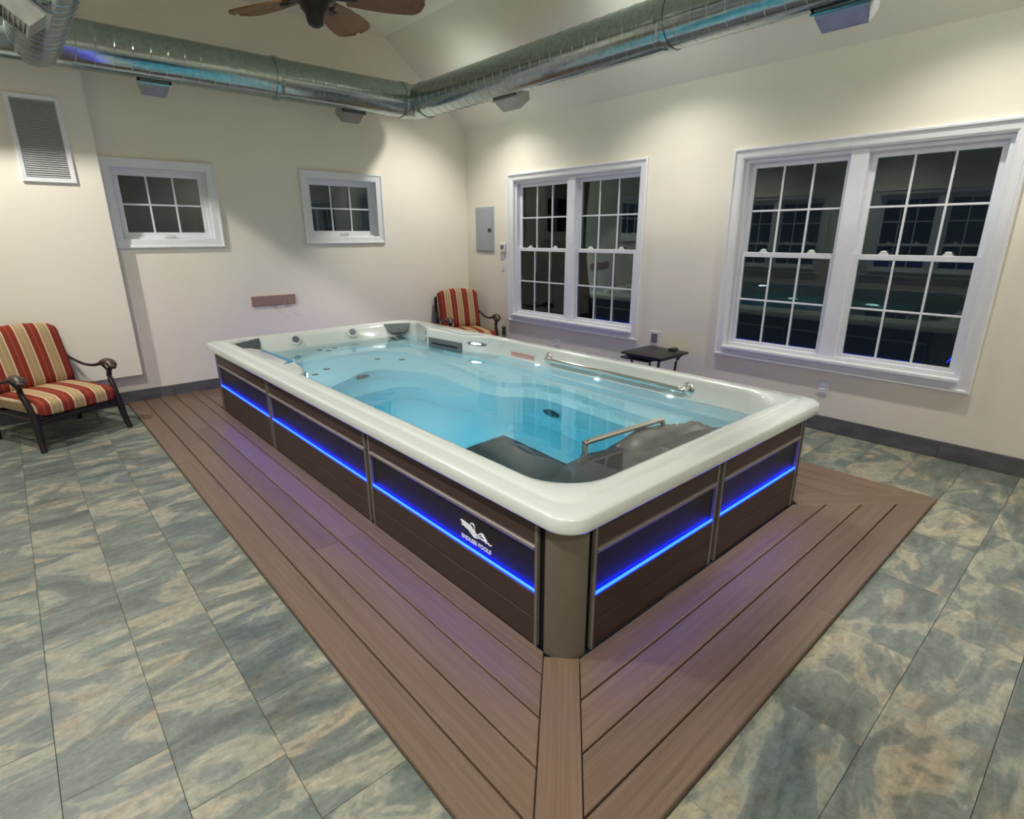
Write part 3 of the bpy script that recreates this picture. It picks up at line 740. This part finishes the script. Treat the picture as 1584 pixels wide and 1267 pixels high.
    # unseen fill lamps below the left rim, added to brighten the pool
    for y, z, pw, sz in ((1.30, 0.22, 1.0, 0.24), (2.35, 0.22, 1.0, 0.24), (3.55, 0.40, 0.55, 0.16)):
        x = 0.205 if y < 3 else 0.285
        b = bmesh.new(); lathe(b, [(0.11, -0.004), (0.11, 0.010), (0.09, 0.018), (0.001, 0.018)], 24, 'X'); la = obj('fill_lamp', b, 'jet_grey', root, 40, (x, y, z))
        b = bmesh.new(); lathe(b, [(0.085, 0.017), (0.06, 0.026), (0.001, 0.028)], 24, 'X'); obj('lens', b, 'fill_lens', la, 40)
        ld = bpy.data.lights.new('underwater_fill', 'AREA'); ld.shape = 'DISK'; ld.size = sz; ld.energy = POOL_FILL_POWER*pw; ld.color = (0.86, 0.97, 1.0)
        lo_ = bpy.data.objects.new('underwater_fill', ld); C.objects.link(lo_); lo_.parent = la; lo_.location = (0.034, 0, 0); lo_.rotation_euler = (0, R(-48), 0)

    # ---- skirt: corner posts, panels
    I = 0.042
    def post(cx, cy, a0, name='corner_post'):
        r = 0.116
        bm = bmesh.new(); arc = [(cx+r*math.cos(a0+PI/2*k/12), cy+r*math.sin(a0+PI/2*k/12)) for k in range(13)]
        poly = arc + [(cx+0.02*math.cos(a0+PI/4), cy+0.02*math.sin(a0+PI/4))]
        obj(name, prism(poly, -0.008, RIMB+0.006), 'post_taupe', root, 40)
    cc = 0.116+I
    post(cc, cc, PI); post(SW-cc, cc, -PI/2); post(SW-cc, SL-cc, 0); post(cc, SL-cc, PI/2)
    # black backing behind the panels
    lb = bmesh.new(); loops(lb, [rr(I+0.022, SW-I-0.022, I+0.022, SL-I-0.022, 0.11, z) for z in (-0.02, RIMB)]); obj('liner', lb, 'gap_black', root, 40)
    def panel(a, b, origin, ang):
        """local x along the panel (a..b), local -y outwards, face on y=0"""
        def P(name, bm, mat, par, sm=None):
            return obj(name, bm, mat, par, sm, origin if par is root else None, (0, 0, ang) if par is root else None)
        base = P('side_panel', bbox(a, b, 0.016, 0.030, -0.004, RIMB), 'recess_black', root)
        P('board', bbox(a+0.012, b-0.012, 0.0, 0.016, 0.462, RIMB+0.002, 0.002), 'skirt_wood', base)
        bm = bmesh.new(); tube(bm, [(a+0.012, 0.002, 0.446), (b-0.012, 0.002, 0.446)], 0.0125, 10, 1.0); box(bm, a+0.012, b-0.012, 0.004, 0.016, 0.436, 0.462)
        P('rail_trim', bm, 'trim_taupe', base, 40)
        P('recess_board', bbox(a+0.012, b-0.012, 0.010, 0.016, 0.262, 0.438), 'recess_black', base)
        bm = bmesh.new(); tube(bm, [(a+0.014, 0.004, 0.250), (b-0.014, 0.004, 0.250)], 0.0060, 10)
        P('light_strip', bm, 'led_blue', base, 60)
        P('board', bbox(a+0.012, b-0.012, 0.0, 0.016, 0.126, 0.238, 0.002), 'skirt_wood', base)
        P('board', bbox(a+0.012, b-0.012, 0.0, 0.016, -0.004, 0.122, 0.002), 'skirt_wood', base)
        for x in (a, b-0.014): P('edge_trim', bbox(x, x+0.014, -0.006, 0.016, -0.004, RIMB, 0.003), 'trim_taupe', base)
        return base
    # left long side: outward -x ; local x -> -world y : rot -90 => local (x,y)->( y, -x)
    for y0, y1 in ((0.197, 1.548), (1.586, 3.140), (3.170, SL-0.197)): lp = panel(-y1, -y0, (I, 0, 0), -PI/2); 
    for y0, y1 in ((0.197, 1.548), (1.586, 3.140), (3.170, SL-0.197)): panel(y0, y1, (SW-I, 0, 0), PI/2)
    for x0, x1 in ((0.190, 1.108), (1.146, SW-0.190)): panel(x0, x1, (0, I, 0), 0)
    for x0, x1 in ((0.190, 1.108), (1.146, SW-0.190)): panel(-x1, -x0, (0, SL-I, 0), PI)
    # logo on the recess board of the left side, nearest panel: swimmer mark and lettering
    lg = bmesh.new(); S = 0.0001
    def stroke(pts, r): tube(lg, [(x, -0.0005, z) for x, z in [(p[0]*0.00095, p[1]*0.00074) for p in pts]], r*0.0009, 6, 1.0, True, (0, 1, 0))
    stroke([(-112, 52), (-80, 50), (-52, 45), (-30, 34), (-8, 20), (8, 8), (18, 14), (40, 36), (52, 40), (72, 18), (84, 4)], 4.2)
    stroke([(-106, 38), (-80, 36), (-56, 31), (-34, 20), (-14, 6), (0, -6), (10, -6), (26, 8), (46, 26), (56, 24), (72, 6)], 3.2)
    stroke([(-104, 24), (-84, 26), (-70, 18), (-54, 18), (-40, 6), (-24, -4), (-8, -14), (8, -10), (24, -4), (40, 6), (52, -2), (66, 4), (78, -6), (92, 2), (104, -6), (118, 0)], 3.2)
    stroke([(-24, 36), (-38, 50), (-36, 64), (-24, 72), (-10, 66), (-6, 52), (-10, 40), (-2, 22)], 3.6)
    emb = obj('emblem', lg, 'logo_white', root, 60, (I+0.0095, 0.600, 0.327), (0, 0, -PI/2))
    cu = bpy.data.curves.new('lettering', 'FONT'); cu.body = 'ENDLESS POOLS'; cu.size = 0.0285; cu.align_x = 'CENTER'; cu.extrude = 0.0008; cu.space_character = 1.02; cu.offset = 0.0006
    tmp = bpy.data.objects.new('lettering_tmp', cu); C.objects.link(tmp)
    bpy.context.view_layer.update()
    me = bpy.data.meshes.new_from_object(tmp.evaluated_get(bpy.context.evaluated_depsgraph_get()))
    bpy.data.objects.remove(tmp); me.materials.clear()
    link('lettering', me, 'logo_white', root, None, (I+0.0095, 0.600, 0.279), (R(90), 0, -PI/2))
def frame_box(x0, x1, y0, y1, w, z0, z1):
    bm = bmesh.new()
    a = [(x0, y0), (x1, y0), (x1, y1), (x0, y1)]; b = [(x0+w, y0+w), (x1-w, y0+w), (x1-w, y1-w), (x0+w, y1-w)]
    loops(bm, [[(x, y, z) for x, y in p] for p, z in ((a, z0), (a, z1), (b, z1), (b, z0), (a, z0))])
    return bm
spa()
def water():
    bm = bmesh.new()
    i = 0.1808
    ra = rr(i, SW-i, i, SL-i, .29, WATER); rb = rr(i, SW-i, i, SL-i, .29, -0.53)
    loops(bm, [rb, ra], True, True, True)
    bmesh.ops.recalc_face_normals(bm, faces=bm.faces[:])
    o = obj('pool_water', bm, 'water'); tag(o, 'clear turquoise water filling the swim spa', 'water', kind='stuff')
water()

# ------------------------------------------------------------------ spiral duct ring
def duct():
    root = thing('spiral_duct', 'galvanised spiral air duct ring hung under the vaulted ceiling', 'duct', (0, 0, 0))
    X, Y, Z, r = 2.66, 4.93, 3.055, 0.178
    XL = -0.76
    seg = 40
    def sec(name, p, q, rad=r):
        bm = bmesh.new(); p = Vector(p); q = Vector(q); d = (q-p); L = d.length; n = max(2, int(L/0.25))
        tube(bm, [p+d*k/n for k in range(n+1)], rad, seg, 1.0, True); o = obj(name, bm, 'galvanised', root, 60)
        hb = bmesh.new(); dn = d.normalized(); u = Vector((0, 0, 1)); s = dn.cross(u)
        turns = L/0.125; m = int(turns*24)
        tube(hb, [p+dn*(L*k/m)+(s*math.cos(2*PI*turns*k/m)+u*math.sin(2*PI*turns*k/m))*(rad+0.0005) for k in range(m+1)], 0.0024, 4)
        obj('seam', hb, 'seam_steel', o, 60); return o
    e = 0.20
    sec('duct_section', (XL-1.2, Y, Z), (XL, Y, Z)); 
    far = sec('duct_section', (XL, Y, Z), (X-e, Y, Z))
    rg = sec('duct_section', (X, Y-e, Z), (X, 1.55, Z)); sec('duct_section', (X, 1.55, Z), (X, BY+0.8, Z))
    # elbow with gores
    bm = bmesh.new(); N = 4
    pts = [Vector((X-e, Y, Z)), Vector((X-0.11, Y-0.005, Z)), Vector((X-0.005, Y-0.11, Z)), Vector((X, Y-e, Z))]
    pts = [Vector((X-e, Y, Z)), Vector((X-0.06, Y, Z)), Vector((X, Y-0.06, Z)), Vector((X, Y-e, Z))]
    tube(bm, pts, r+0.001, seg); obj('elbow', bm, 'galvanised', root, 25)
    def collar(p, d, rad=r):
        bm = bmesh.new(); ax = 'X' if d == 'x' else 'Y'
        lathe(bm, [(rad-0.004, -0.035), (rad+0.008, -0.033), (rad+0.012, -0.006), (rad+0.012, 0.006), (rad+0.008, 0.033), (rad-0.004, 0.035)], 40, ax, p); obj('coupling', bm, 'galvanised', root, 40)
    collar((X, 1.55, Z), 'y'); collar((X-e, Y, Z), 'x'); collar((X, Y-e, Z), 'y'); collar((1.05, Y, Z), 'x')
    # left branch runs towards the viewer, saddle tee on the end run
    lb = sec('duct_section', (XL, Y+0.02, Z-0.035), (XL, BY+0.8, Z-0.035), 0.168)
    # registers: tapered boots on the lower outer side
    def boot(p, out, w=0.30):
        out = Vector(out); ax = Vector((-out.y, out.x, 0)); dn = (out*0.62+Vector((0, 0, -0.78))).normalized(); sd = ax.cross(dn).normalized()
        m = Matrix((ax, sd, dn)).transposed().to_4x4(); m.translation = Vector(p)
        bm = bmesh.new()
        def rc(a, b, h): return [(-a, -b, h), (a, -b, h), (a, b, h), (-a, b, h)]
        loops(bm, [rc(w/2, 0.10, 0.10), rc(w/2, 0.10, r+0.015), rc(w/2*0.86, 0.075, r+0.12), rc(w/2*0.86-0.012, 0.063, r+0.12), rc(w/2*0.86-0.012, 0.063, r+0.10)], True, True, True)
        bm.transform(m); o = obj('register', bm, 'register_metal', root)
        vb = bmesh.new()
        for k in range(5):
            box(vb, -w/2*0.86+0.01, w/2*0.86-0.01, -0.05+0.025*k-0.002, -0.05+0.025*k+0.002, r+0.095, r+0.118)
        vb.transform(m); obj('vanes', vb, 'register_metal', o)
        fb = bmesh.new(); loops(fb, [rc(w/2+0.018, 0.118, r-0.020), rc(w/2+0.018, 0.118, r-0.010), rc(w/2-0.004, 0.098, r+0.004)], True, False, True); fb.transform(m); obj('flange', fb, 'galvanised', o)
    boot((0.02, Y, Z), (0, 1, 0), 0.22); boot((1.87, Y, Z), (0, 1, 0), 0.24); boot((X, 3.42, Z), (1, 0, 0)); boot((X, 0.42, Z), (1, 0, 0))
    boot((XL, 3.55, Z-0.035), (-1, 0, 0)); boot((X, -1.6, Z), (1, 0, 0))
    # hanger straps to the ceiling
    for x, y in ((X, 0.0), (XL, 2.5), (XL, 0.0), (X, -2.2), (XL, -2.2)):
        zc = CEIL if SLX2 < x < SLX-0.01 else CEIL-(x-SLX)*0.78
        obj('hanger', tube(bmesh.new(), [(x, y, Z+r-0.03), (x, y, zc+0.03)], 0.004, 6), 'seam_steel', root)
duct()

# ------------------------------------------------------------------ ceiling fan
def fan():
    cx, cy, zb = 0.36, 2.40, 2.90
    root = thing('ceiling_fan', 'dark ceiling fan with brown woven palm leaf blades', 'fan', (cx, cy, CEIL))
    dz = zb-CEIL
    obj('canopy', lathe(bmesh.new(), [(0.075, 0.0), (0.072, -0.03), (0.04, -0.07), (0.016, -0.085)], 24), 'fan_dark', root, 40)
    obj('rod', tube(bmesh.new(), [(0, 0, -0.06), (0, 0, dz+0.12)], 0.013, 12), 'fan_dark', root, 60)
    obj('motor', lathe(bmesh.new(), [(0.03, dz+0.15), (0.06, dz+0.13), (0.125, dz+0.10), (0.14, dz+0.06), (0.14, dz+0.015), (0.115, dz-0.02), (0.09, dz-0.03), (0.08, dz-0.045)], 28), 'fan_dark', root, 40)
    obj('hub_cap', lathe(bmesh.new(), [(0.085, dz-0.03), (0.078, dz-0.06), (0.055, dz-0.085), (0.05, dz-0.115), (0.042, dz-0.14), (0.02, dz-0.152), (0.001, dz-0.155)], 24), 'fan_dark', root, 40)
    bl = bmesh.new(); N = 22
    wd = lambda t: 0.070+0.050*math.sin(min(1, t*1.35)*PI/2) if t < 0.8 else (0.070+0.050)*math.sqrt(max(0.02, 1-((t-0.8)/0.2)**2))
    rows = []
    for i in range(N+1):
        t = i/N; x = 0.175+0.455*t; w = wd(t)
        rows.append([(x, -w+2*w*j/6, 0.010*(1-((j-3)/3)**2)) for j in range(7)])
    vs = [[bl.verts.new(p) for p in r_] for r_ in rows]; vt = [[bl.verts.new((p[0], p[1], p[2]+0.010)) for p in r_] for r_ in rows]
    for A, fl in ((vs, 1), (vt, 0)):
        for a, b in zip(A, A[1:]):
            for j in range(6):
                q = (a[j], b[j], b[j+1], a[j+1]); bl.faces.new(q[::-1] if fl else q)
    for i in range(N):
        bl.faces.new((vs[i][0], vs[i+1][0], vt[i+1][0], vt[i][0])); bl.faces.new((vs[i+1][6], vs[i][6], vt[i][6], vt[i+1][6]))
    bl.faces.new([v for v in vs[N]] + [v for v in vt[N]][::-1]); bl.faces.new(([v for v in vs[0]] + [v for v in vt[0]][::-1])[::-1])
    bme = mesh_from(bl, 'blade')
    ir = bmesh.new(); tube(ir, [(0.10, 0, 0.0), (0.17, 0, -0.006), (0.24, 0, -0.004)], [0.02, 0.018, 0.03], 8, 0.35); irm = mesh_from(ir, 'blade_iron')
    for k in range(5):
        a = R(-32+72*k)
        b = link('blade', bme, 'blade_wicker', root, 50, (0, 0, dz), (R(-12), 0, a))
        link('blade_iron', irm, 'fan_dark', b, 60, (0, 0, 0))
fan()

# ------------------------------------------------------------------ striped armchairs
def armchair(loc, rotz, label):
    root = thing('patio_armchair', label, 'chair', loc, rotz, 'striped cast metal armchairs')
    Wd, D, SH = 0.315, 0.30, 0.285
    # seat frame
    bm = bmesh.new()
    for z in (SH-0.03,):
        tube(bm, [(-Wd, -D, z), (Wd, -D, z)], 0.017, 8); tube(bm, [(-Wd, D, z), (Wd, D, z)], 0.017, 8)
        tube(bm, [(-Wd, -D, z), (-Wd, D, z)], 0.017, 8); tube(bm, [(Wd, -D, z), (Wd, D, z)], 0.017, 8)
        for k in range(-2, 3): tube(bm, [(0.11*k, -D, z), (0.11*k, D, z)], 0.008, 6)
    obj('seat_frame', bm, 'cast_bronze', root, 60)
    # front apron, swept
    bm = bmesh.new(); tube(bm, catmull([(-Wd, -D-0.005, SH-0.06), (-0.15, -D-0.008, SH-0.05), (0, -D-0.01, SH-0.045), (0.15, -D-0.008, SH-0.05), (Wd, -D-0.005, SH-0.06)], 4), 0.016, 8)
    obj('apron', bm, 'cast_bronze', root, 60)
    for s in (-1, 1):
        # front leg: curves out and forward to the foot
        bm = bmesh.new(); tube(bm, catmull([(s*Wd, -D+0.01, SH+0.02), (s*(Wd+0.003), -D-0.008, SH-0.08), (s*(Wd+0.010), -D-0.022, 0.10), (s*(Wd+0.018), -D-0.045, 0.012)], 5), [0.029, 0.028, 0.024, 0.020], 10)
        l = obj('leg', bm, 'cast_bronze', root, 60)
        f = bmesh.new(); lathe(f, [(0.016, -0.002), (0.021, 0.004), (0.021, 0.018), (0.014, 0.03)], 12); obj('foot', f, 'cast_bronze', l, 50, (s*(Wd+0.018), -D-0.045, 0.0))
        # rear leg continues up as back post
        bm = bmesh.new(); tube(bm, catmull([(s*(Wd-0.005), D+0.055, 0.012), (s*(Wd-0.003), D+0.03, 0.14), (s*Wd, D+0.005, SH-0.02)], 5), [0.017, 0.020, 0.023], 10)
        l = obj('leg', bm, 'cast_bronze', root, 60)
        f = bmesh.new(); lathe(f, [(0.016, -0.002), (0.021, 0.004), (0.021, 0.018), (0.014, 0.03)], 12); obj('foot', f, 'cast_bronze', l, 50, (s*(Wd-0.005), D+0.055, 0.0))
        bm = bmesh.new(); tube(bm, catmull([(s*Wd, D, SH-0.03), (s*(Wd-0.005), D+0.03, 0.45), (s*(Wd-0.010), D+0.085, 0.66), (s*(Wd-0.025), D+0.125, 0.80)], 5), [0.022, 0.020, 0.018, 0.020], 10)
        obj('back_post', bm, 'cast_bronze', root, 60)
        # arm: sweeps from the post, dips, rises to a scroll, then drops to the front leg
        bm = bmesh.new(); tube(bm, catmull([(s*(Wd-0.002), D+0.065, 0.615), (s*(Wd+0.012), D-0.03, 0.570), (s*(Wd+0.022), D-0.16, 0.535), (s*(Wd+0.026), 0.0, 0.535), (s*(Wd+0.024), -0.12, 0.560), (s*(Wd+0.022), -0.21, 0.572), (s*(Wd+0.020), -0.262, 0.555)], 6), [0.013, 0.014, 0.016, 0.020, 0.026, 0.030, 0.026], 10, 0.62)
        ar = obj('arm', bm, 'cast_bronze', root, 60)
        sc_ = bmesh.new(); tube(sc_, catmull([(s*(Wd+0.024), -0.13, 0.572), (s*(Wd+0.022), -0.20, 0.590), (s*(Wd+0.022), -0.25, 0.582), (s*(Wd+0.022), -0.285, 0.556), (s*(Wd+0.022), -0.283, 0.532)], 5), [0.026, 0.039, 0.044, 0.040, 0.022], 10, 0.66); obj('arm_pad', sc_, 'cast_pad', ar, 60)
        sp = bmesh.new(); tube(sp, catmull([(s*(Wd+0.020), -0.255, 0.545), (s*(Wd+0.016), -0.225, 0.50), (s*(Wd+0.012), -0.225, 0.45), (s*(Wd+0.006), -0.26, 0.38), (s*(Wd+0.002), -D+0.01, SH-0.01)], 6), [0.018, 0.020, 0.021, 0.022, 0.024], 10); obj('arm_support', sp, 'cast_bronze', ar, 60)
        sw = bmesh.new(); tube(sw, catmull([(s*(Wd+0.022), -0.14, 0.545), (s*(Wd+0.020), -0.18, 0.525), (s*(Wd+0.016), -0.222, 0.485)], 5), 0.010, 8); obj('arm_scroll', sw, 'cast_bronze', ar, 60)
    bm = bmesh.new(); tube(bm, catmull([(-Wd+0.02, D+0.125, 0.80), (-0.15, D+0.135, 0.845), (0, D+0.137, 0.86), (0.15, D+0.135, 0.845), (Wd-0.02, D+0.125, 0.80)], 5), 0.018, 8)
    tube(bm, [(-Wd+0.01, D+0.02, 0.40), (Wd-0.01, D+0.02, 0.40)], 0.012, 8)
    for k in range(-2, 3): tube(bm, catmull([(0.11*k, D+0.02, 0.40), (0.11*k, D+0.085, 0.64), (0.10*k, D+0.134, 0.845)], 4), 0.008, 6)
    obj('back_frame', bm, 'cast_bronze', root, 60)
    # cushions
    def seat_fn(q):
        q = Vector(q); u = (1-(q.x/0.31)**2)*(1-(q.y/0.31)**2); q.z += 0.020*max(0, u) if q.z > 0 else 0
        if q.y < -0.22: q.z -= 0.018*((-q.y-0.22)/0.09)**2
        return q
    obj('seat_cushion', rounded_box(0.605, 0.63, 0.125, 0.045, 9, seat_fn), 'stripe_fabric', root, 180, (0, -0.018, SH+0.055))
    def back_fn(q):
        q = Vector(q)
        if q.z > 0: q.z += 0.045*(1-(q.x/0.30)**2)*(q.z/0.26)
        q.y -= 0.022*max(0, (1-(q.x/0.30)**2)*(1-(q.z/0.30)**2)) if q.y < 0 else 0
        return q
    obj('back_cushion', rounded_box(0.585, 0.125, 0.50, 0.05, 9, back_fn), 'stripe_fabric', root, 180, (0, D+0.005, 0.635), (R(-14), 0, 0))
    # piping round the seat front
    return root
armchair((-1.165, 4.80, FLOOR), R(24), 'striped red and tan cushioned armchair standing by the wall bump-out')
armchair((3.285, 4.915, FLOOR), R(-15), 'striped red and tan cushioned armchair in the room corner behind the spa')

# ------------------------------------------------------------------ side tables by the window wall
def side_table(loc, s, h, label, rot=0):
    root = thing('side_table', label, 'table', loc, rot)
    obj('table_top', rounded_box(s, s, 0.028, 0.013, 6), 'table_black', root, 50, (0, 0, h-0.014))
    bm = bmesh.new(); a = s/2-0.05
    for p, q in (((-a, -a), (a, -a)), ((a, -a), (a, a)), ((a, a), (-a, a)), ((-a, a), (-a, -a))): tube(bm, [(*p, h-0.04), (*q, h-0.04)], 0.010, 6)
    obj('apron', bm, 'table_black', root, 60)
    for sx in (-1, 1):
        for sy in (-1, 1):
            bm = bmesh.new(); tube(bm, catmull([(sx*a, sy*a, h-0.03), (sx*(a-0.035), sy*(a-0.035), h-0.11), (sx*(a-0.03), sy*(a-0.03), 0.2), (sx*(a+0.03), sy*(a+0.03), 0.006)], 5), [0.014, 0.012, 0.011, 0.012], 8)
            obj('leg', bm, 'table_black', root, 60)
    obj('lower_shelf', rounded_box(0.33, 0.33, 0.022, 0.010, 5), 'table_black', root, 50, (0.0, 0.13, 0.445))
    return root
side_table((3.37, 1.965, FLOOR), 0.475, 0.525, 'black metal side table standing between the two wide windows')
bm = bbox(-0.045, 0.045, -0.03, 0.03, 0, 0.028, 0.006, 2)
tag(obj('small_box', bm, 'green_dark', None, None, (3.53, 1.86, 0.5)), 'small dark green box lying on the black side table', 'box')

# ------------------------------------------------------------------ wall fittings
def panel_box():
    root = thing('breaker_panel', 'grey electrical breaker panel on the wall beside the corner', 'electrical panel', (WX, 5.055, 1.67))
    obj('cover', bbox(-0.012, 0, -0.197, 0.197, -0.295, 0.295, 0.004), 'panel_grey', root)
    d = obj('door', bbox(-0.020, -0.011, -0.160, 0.160, -0.265, 0.265, 0.003), 'panel_grey', root)
    obj('latch', bbox(-0.027, -0.019, -0.150, -0.085, -0.028, 0.022, 0.003), 'plastic_dark', d)
panel_box()
def thermostat():
    root = thing('thermostat', 'small white thermostat with grey display beside the corner window', 'thermostat', (WX, 4.672, 1.445))
    obj('body', bbox(-0.030, 0, -0.055, 0.055, -0.055, 0.055, 0.008, 2), 'plastic_white', root)
    obj('display', bbox(-0.0325, -0.029, -0.030, 0.030, -0.022, 0.032, 0.002), 'plastic_grey', root)
thermostat()
def plate(name, y, z, w, h, label, cat, mid, mm='plastic_white', pm='plastic_white'):
    root = thing(name, label, cat, (WX, y, z))
    obj('plate', bbox(-0.007, 0, -w/2, w/2, -h/2, h/2, 0.003, 2), pm, root)
    for a, b, c, d in mid: obj('insert', bbox(-0.011, -0.006, a, b, c, d, 0.002), mm, root)
plate('wall_switch', 4.69, 1.335, 0.075, 0.075, 'small square white wall switch just under the thermostat', 'switch', [(-0.016, 0.016, -0.02, 0.02)])
plate('wall_switch', 4.69, 1.180, 0.060, 0.070, 'white wall switch lower down, below the thermostat and the square switch', 'switch', [(-0.014, 0.014, -0.018, 0.018)])
plate('rocker_switch', 2.228, 0.553, 0.130, 0.150, 'white wall plate with grey rocker above the black side table', 'switch', [(-0.038, 0.038, -0.05, 0.05)], 'plastic_grey')
plate('wall_outlet', 4.675, 0.335, 0.085, 0.125, 'dark wall outlet beside the corner armchair', 'outlet', [(-0.022, 0.022, 0.008, 0.045), (-0.022, 0.022, -0.045, -0.008)], 'plastic_dark', 'plastic_grey')
plate('wall_outlet', 3.655, 0.315, 0.085, 0.125, 'white wall outlet below the middle of the corner window', 'outlet', [(-0.022, 0.022, 0.008, 0.045), (-0.022, 0.022, -0.045, -0.008)])
plate('wall_outlet', 0.515, 0.355, 0.085, 0.125, 'white wall outlet below the window nearest the viewer', 'outlet', [(-0.022, 0.022, 0.008, 0.045), (-0.022, 0.022, -0.045, -0.008)])
def hook_rail():
    root = thing('hook_rail', 'reddish brown board with two small hooks on the end wall', 'hook rail', (0.95, FY, 0.90))
    obj('board', bbox(-0.243, 0.243, -0.018, 0, -0.052, 0.056, 0.003), 'board_red', root)
    for x in (-0.03, 0.11):
        h = bmesh.new(); box(h, x-0.012, x+0.012, -0.022, -0.017, -0.05, 0.0); tube(h, catmull([(x, -0.022, -0.03), (x, -0.05, -0.055), (x, -0.062, -0.04), (x, -0.064, -0.022)], 4), 0.006, 8)
        obj('hook', h, 'board_red', root, 60)
hook_rail()

# ------------------------------------------------------------------ recessed downlights
def downlights():
    k = 0
    slope = math.atan2(CEIL-WALLTOP, WX-SLX)
    spots = [(3.17, 4.35, 1), (3.10, 2.05, 1), (3.10, -0.25, 1), (3.10, -2.4, 1), (-1.75, 4.35, -1), (-1.75, 2.05, -1), (-1.75, -0.25, -1), (-1.75, -2.4, -1)]
    tr = bmesh.new(); loops(tr, [[(r*math.cos(2*PI*i/24), r*math.sin(2*PI*i/24), z) for i in range(24)] for r, z in ((0.095, 0.002), (0.095, -0.006), (0.085, -0.009), (0.068, -0.006), (0.062, 0.03))]); trm = mesh_from(tr, 'trim_ring')
    ln = bmesh.new(); lathe(ln, [(0.066, 0.010), (0.04, 0.002), (0.001, 0.0)], 24); lnm = mesh_from(ln, 'lens')
    for x, y, s in spots:
        z = CEIL if s == 0 else WALLTOP + ((WX-x) if s > 0 else (x-LX))*math.tan(slope)
        o = thing('recessed_light', 'white recessed downlight set in the ceiling', 'ceiling light', (x, y, z-0.004), 0, 'recessed ceiling lights')
        o.rotation_euler = (0, s*slope, 0)
        link('trim_ring', trm, 'trim_white', o, 40); link('lens', lnm, 'can_lens', o, 40)
        ld = bpy.data.lights.new('downlight', 'SPOT'); ld.energy = CAN_POWER*(0.92 if s > 0 else 1.5); ld.color = CAN_COLOR; ld.spot_size = R(136); ld.spot_blend = 0.75; ld.shadow_soft_size = 0.055
        lo = bpy.data.objects.new('downlight', ld); C.objects.link(lo); lo.parent = o; lo.location = (0, 0, -0.02); lo.rotation_euler = (0, -s*slope + s*R(18), 0)
downlights()
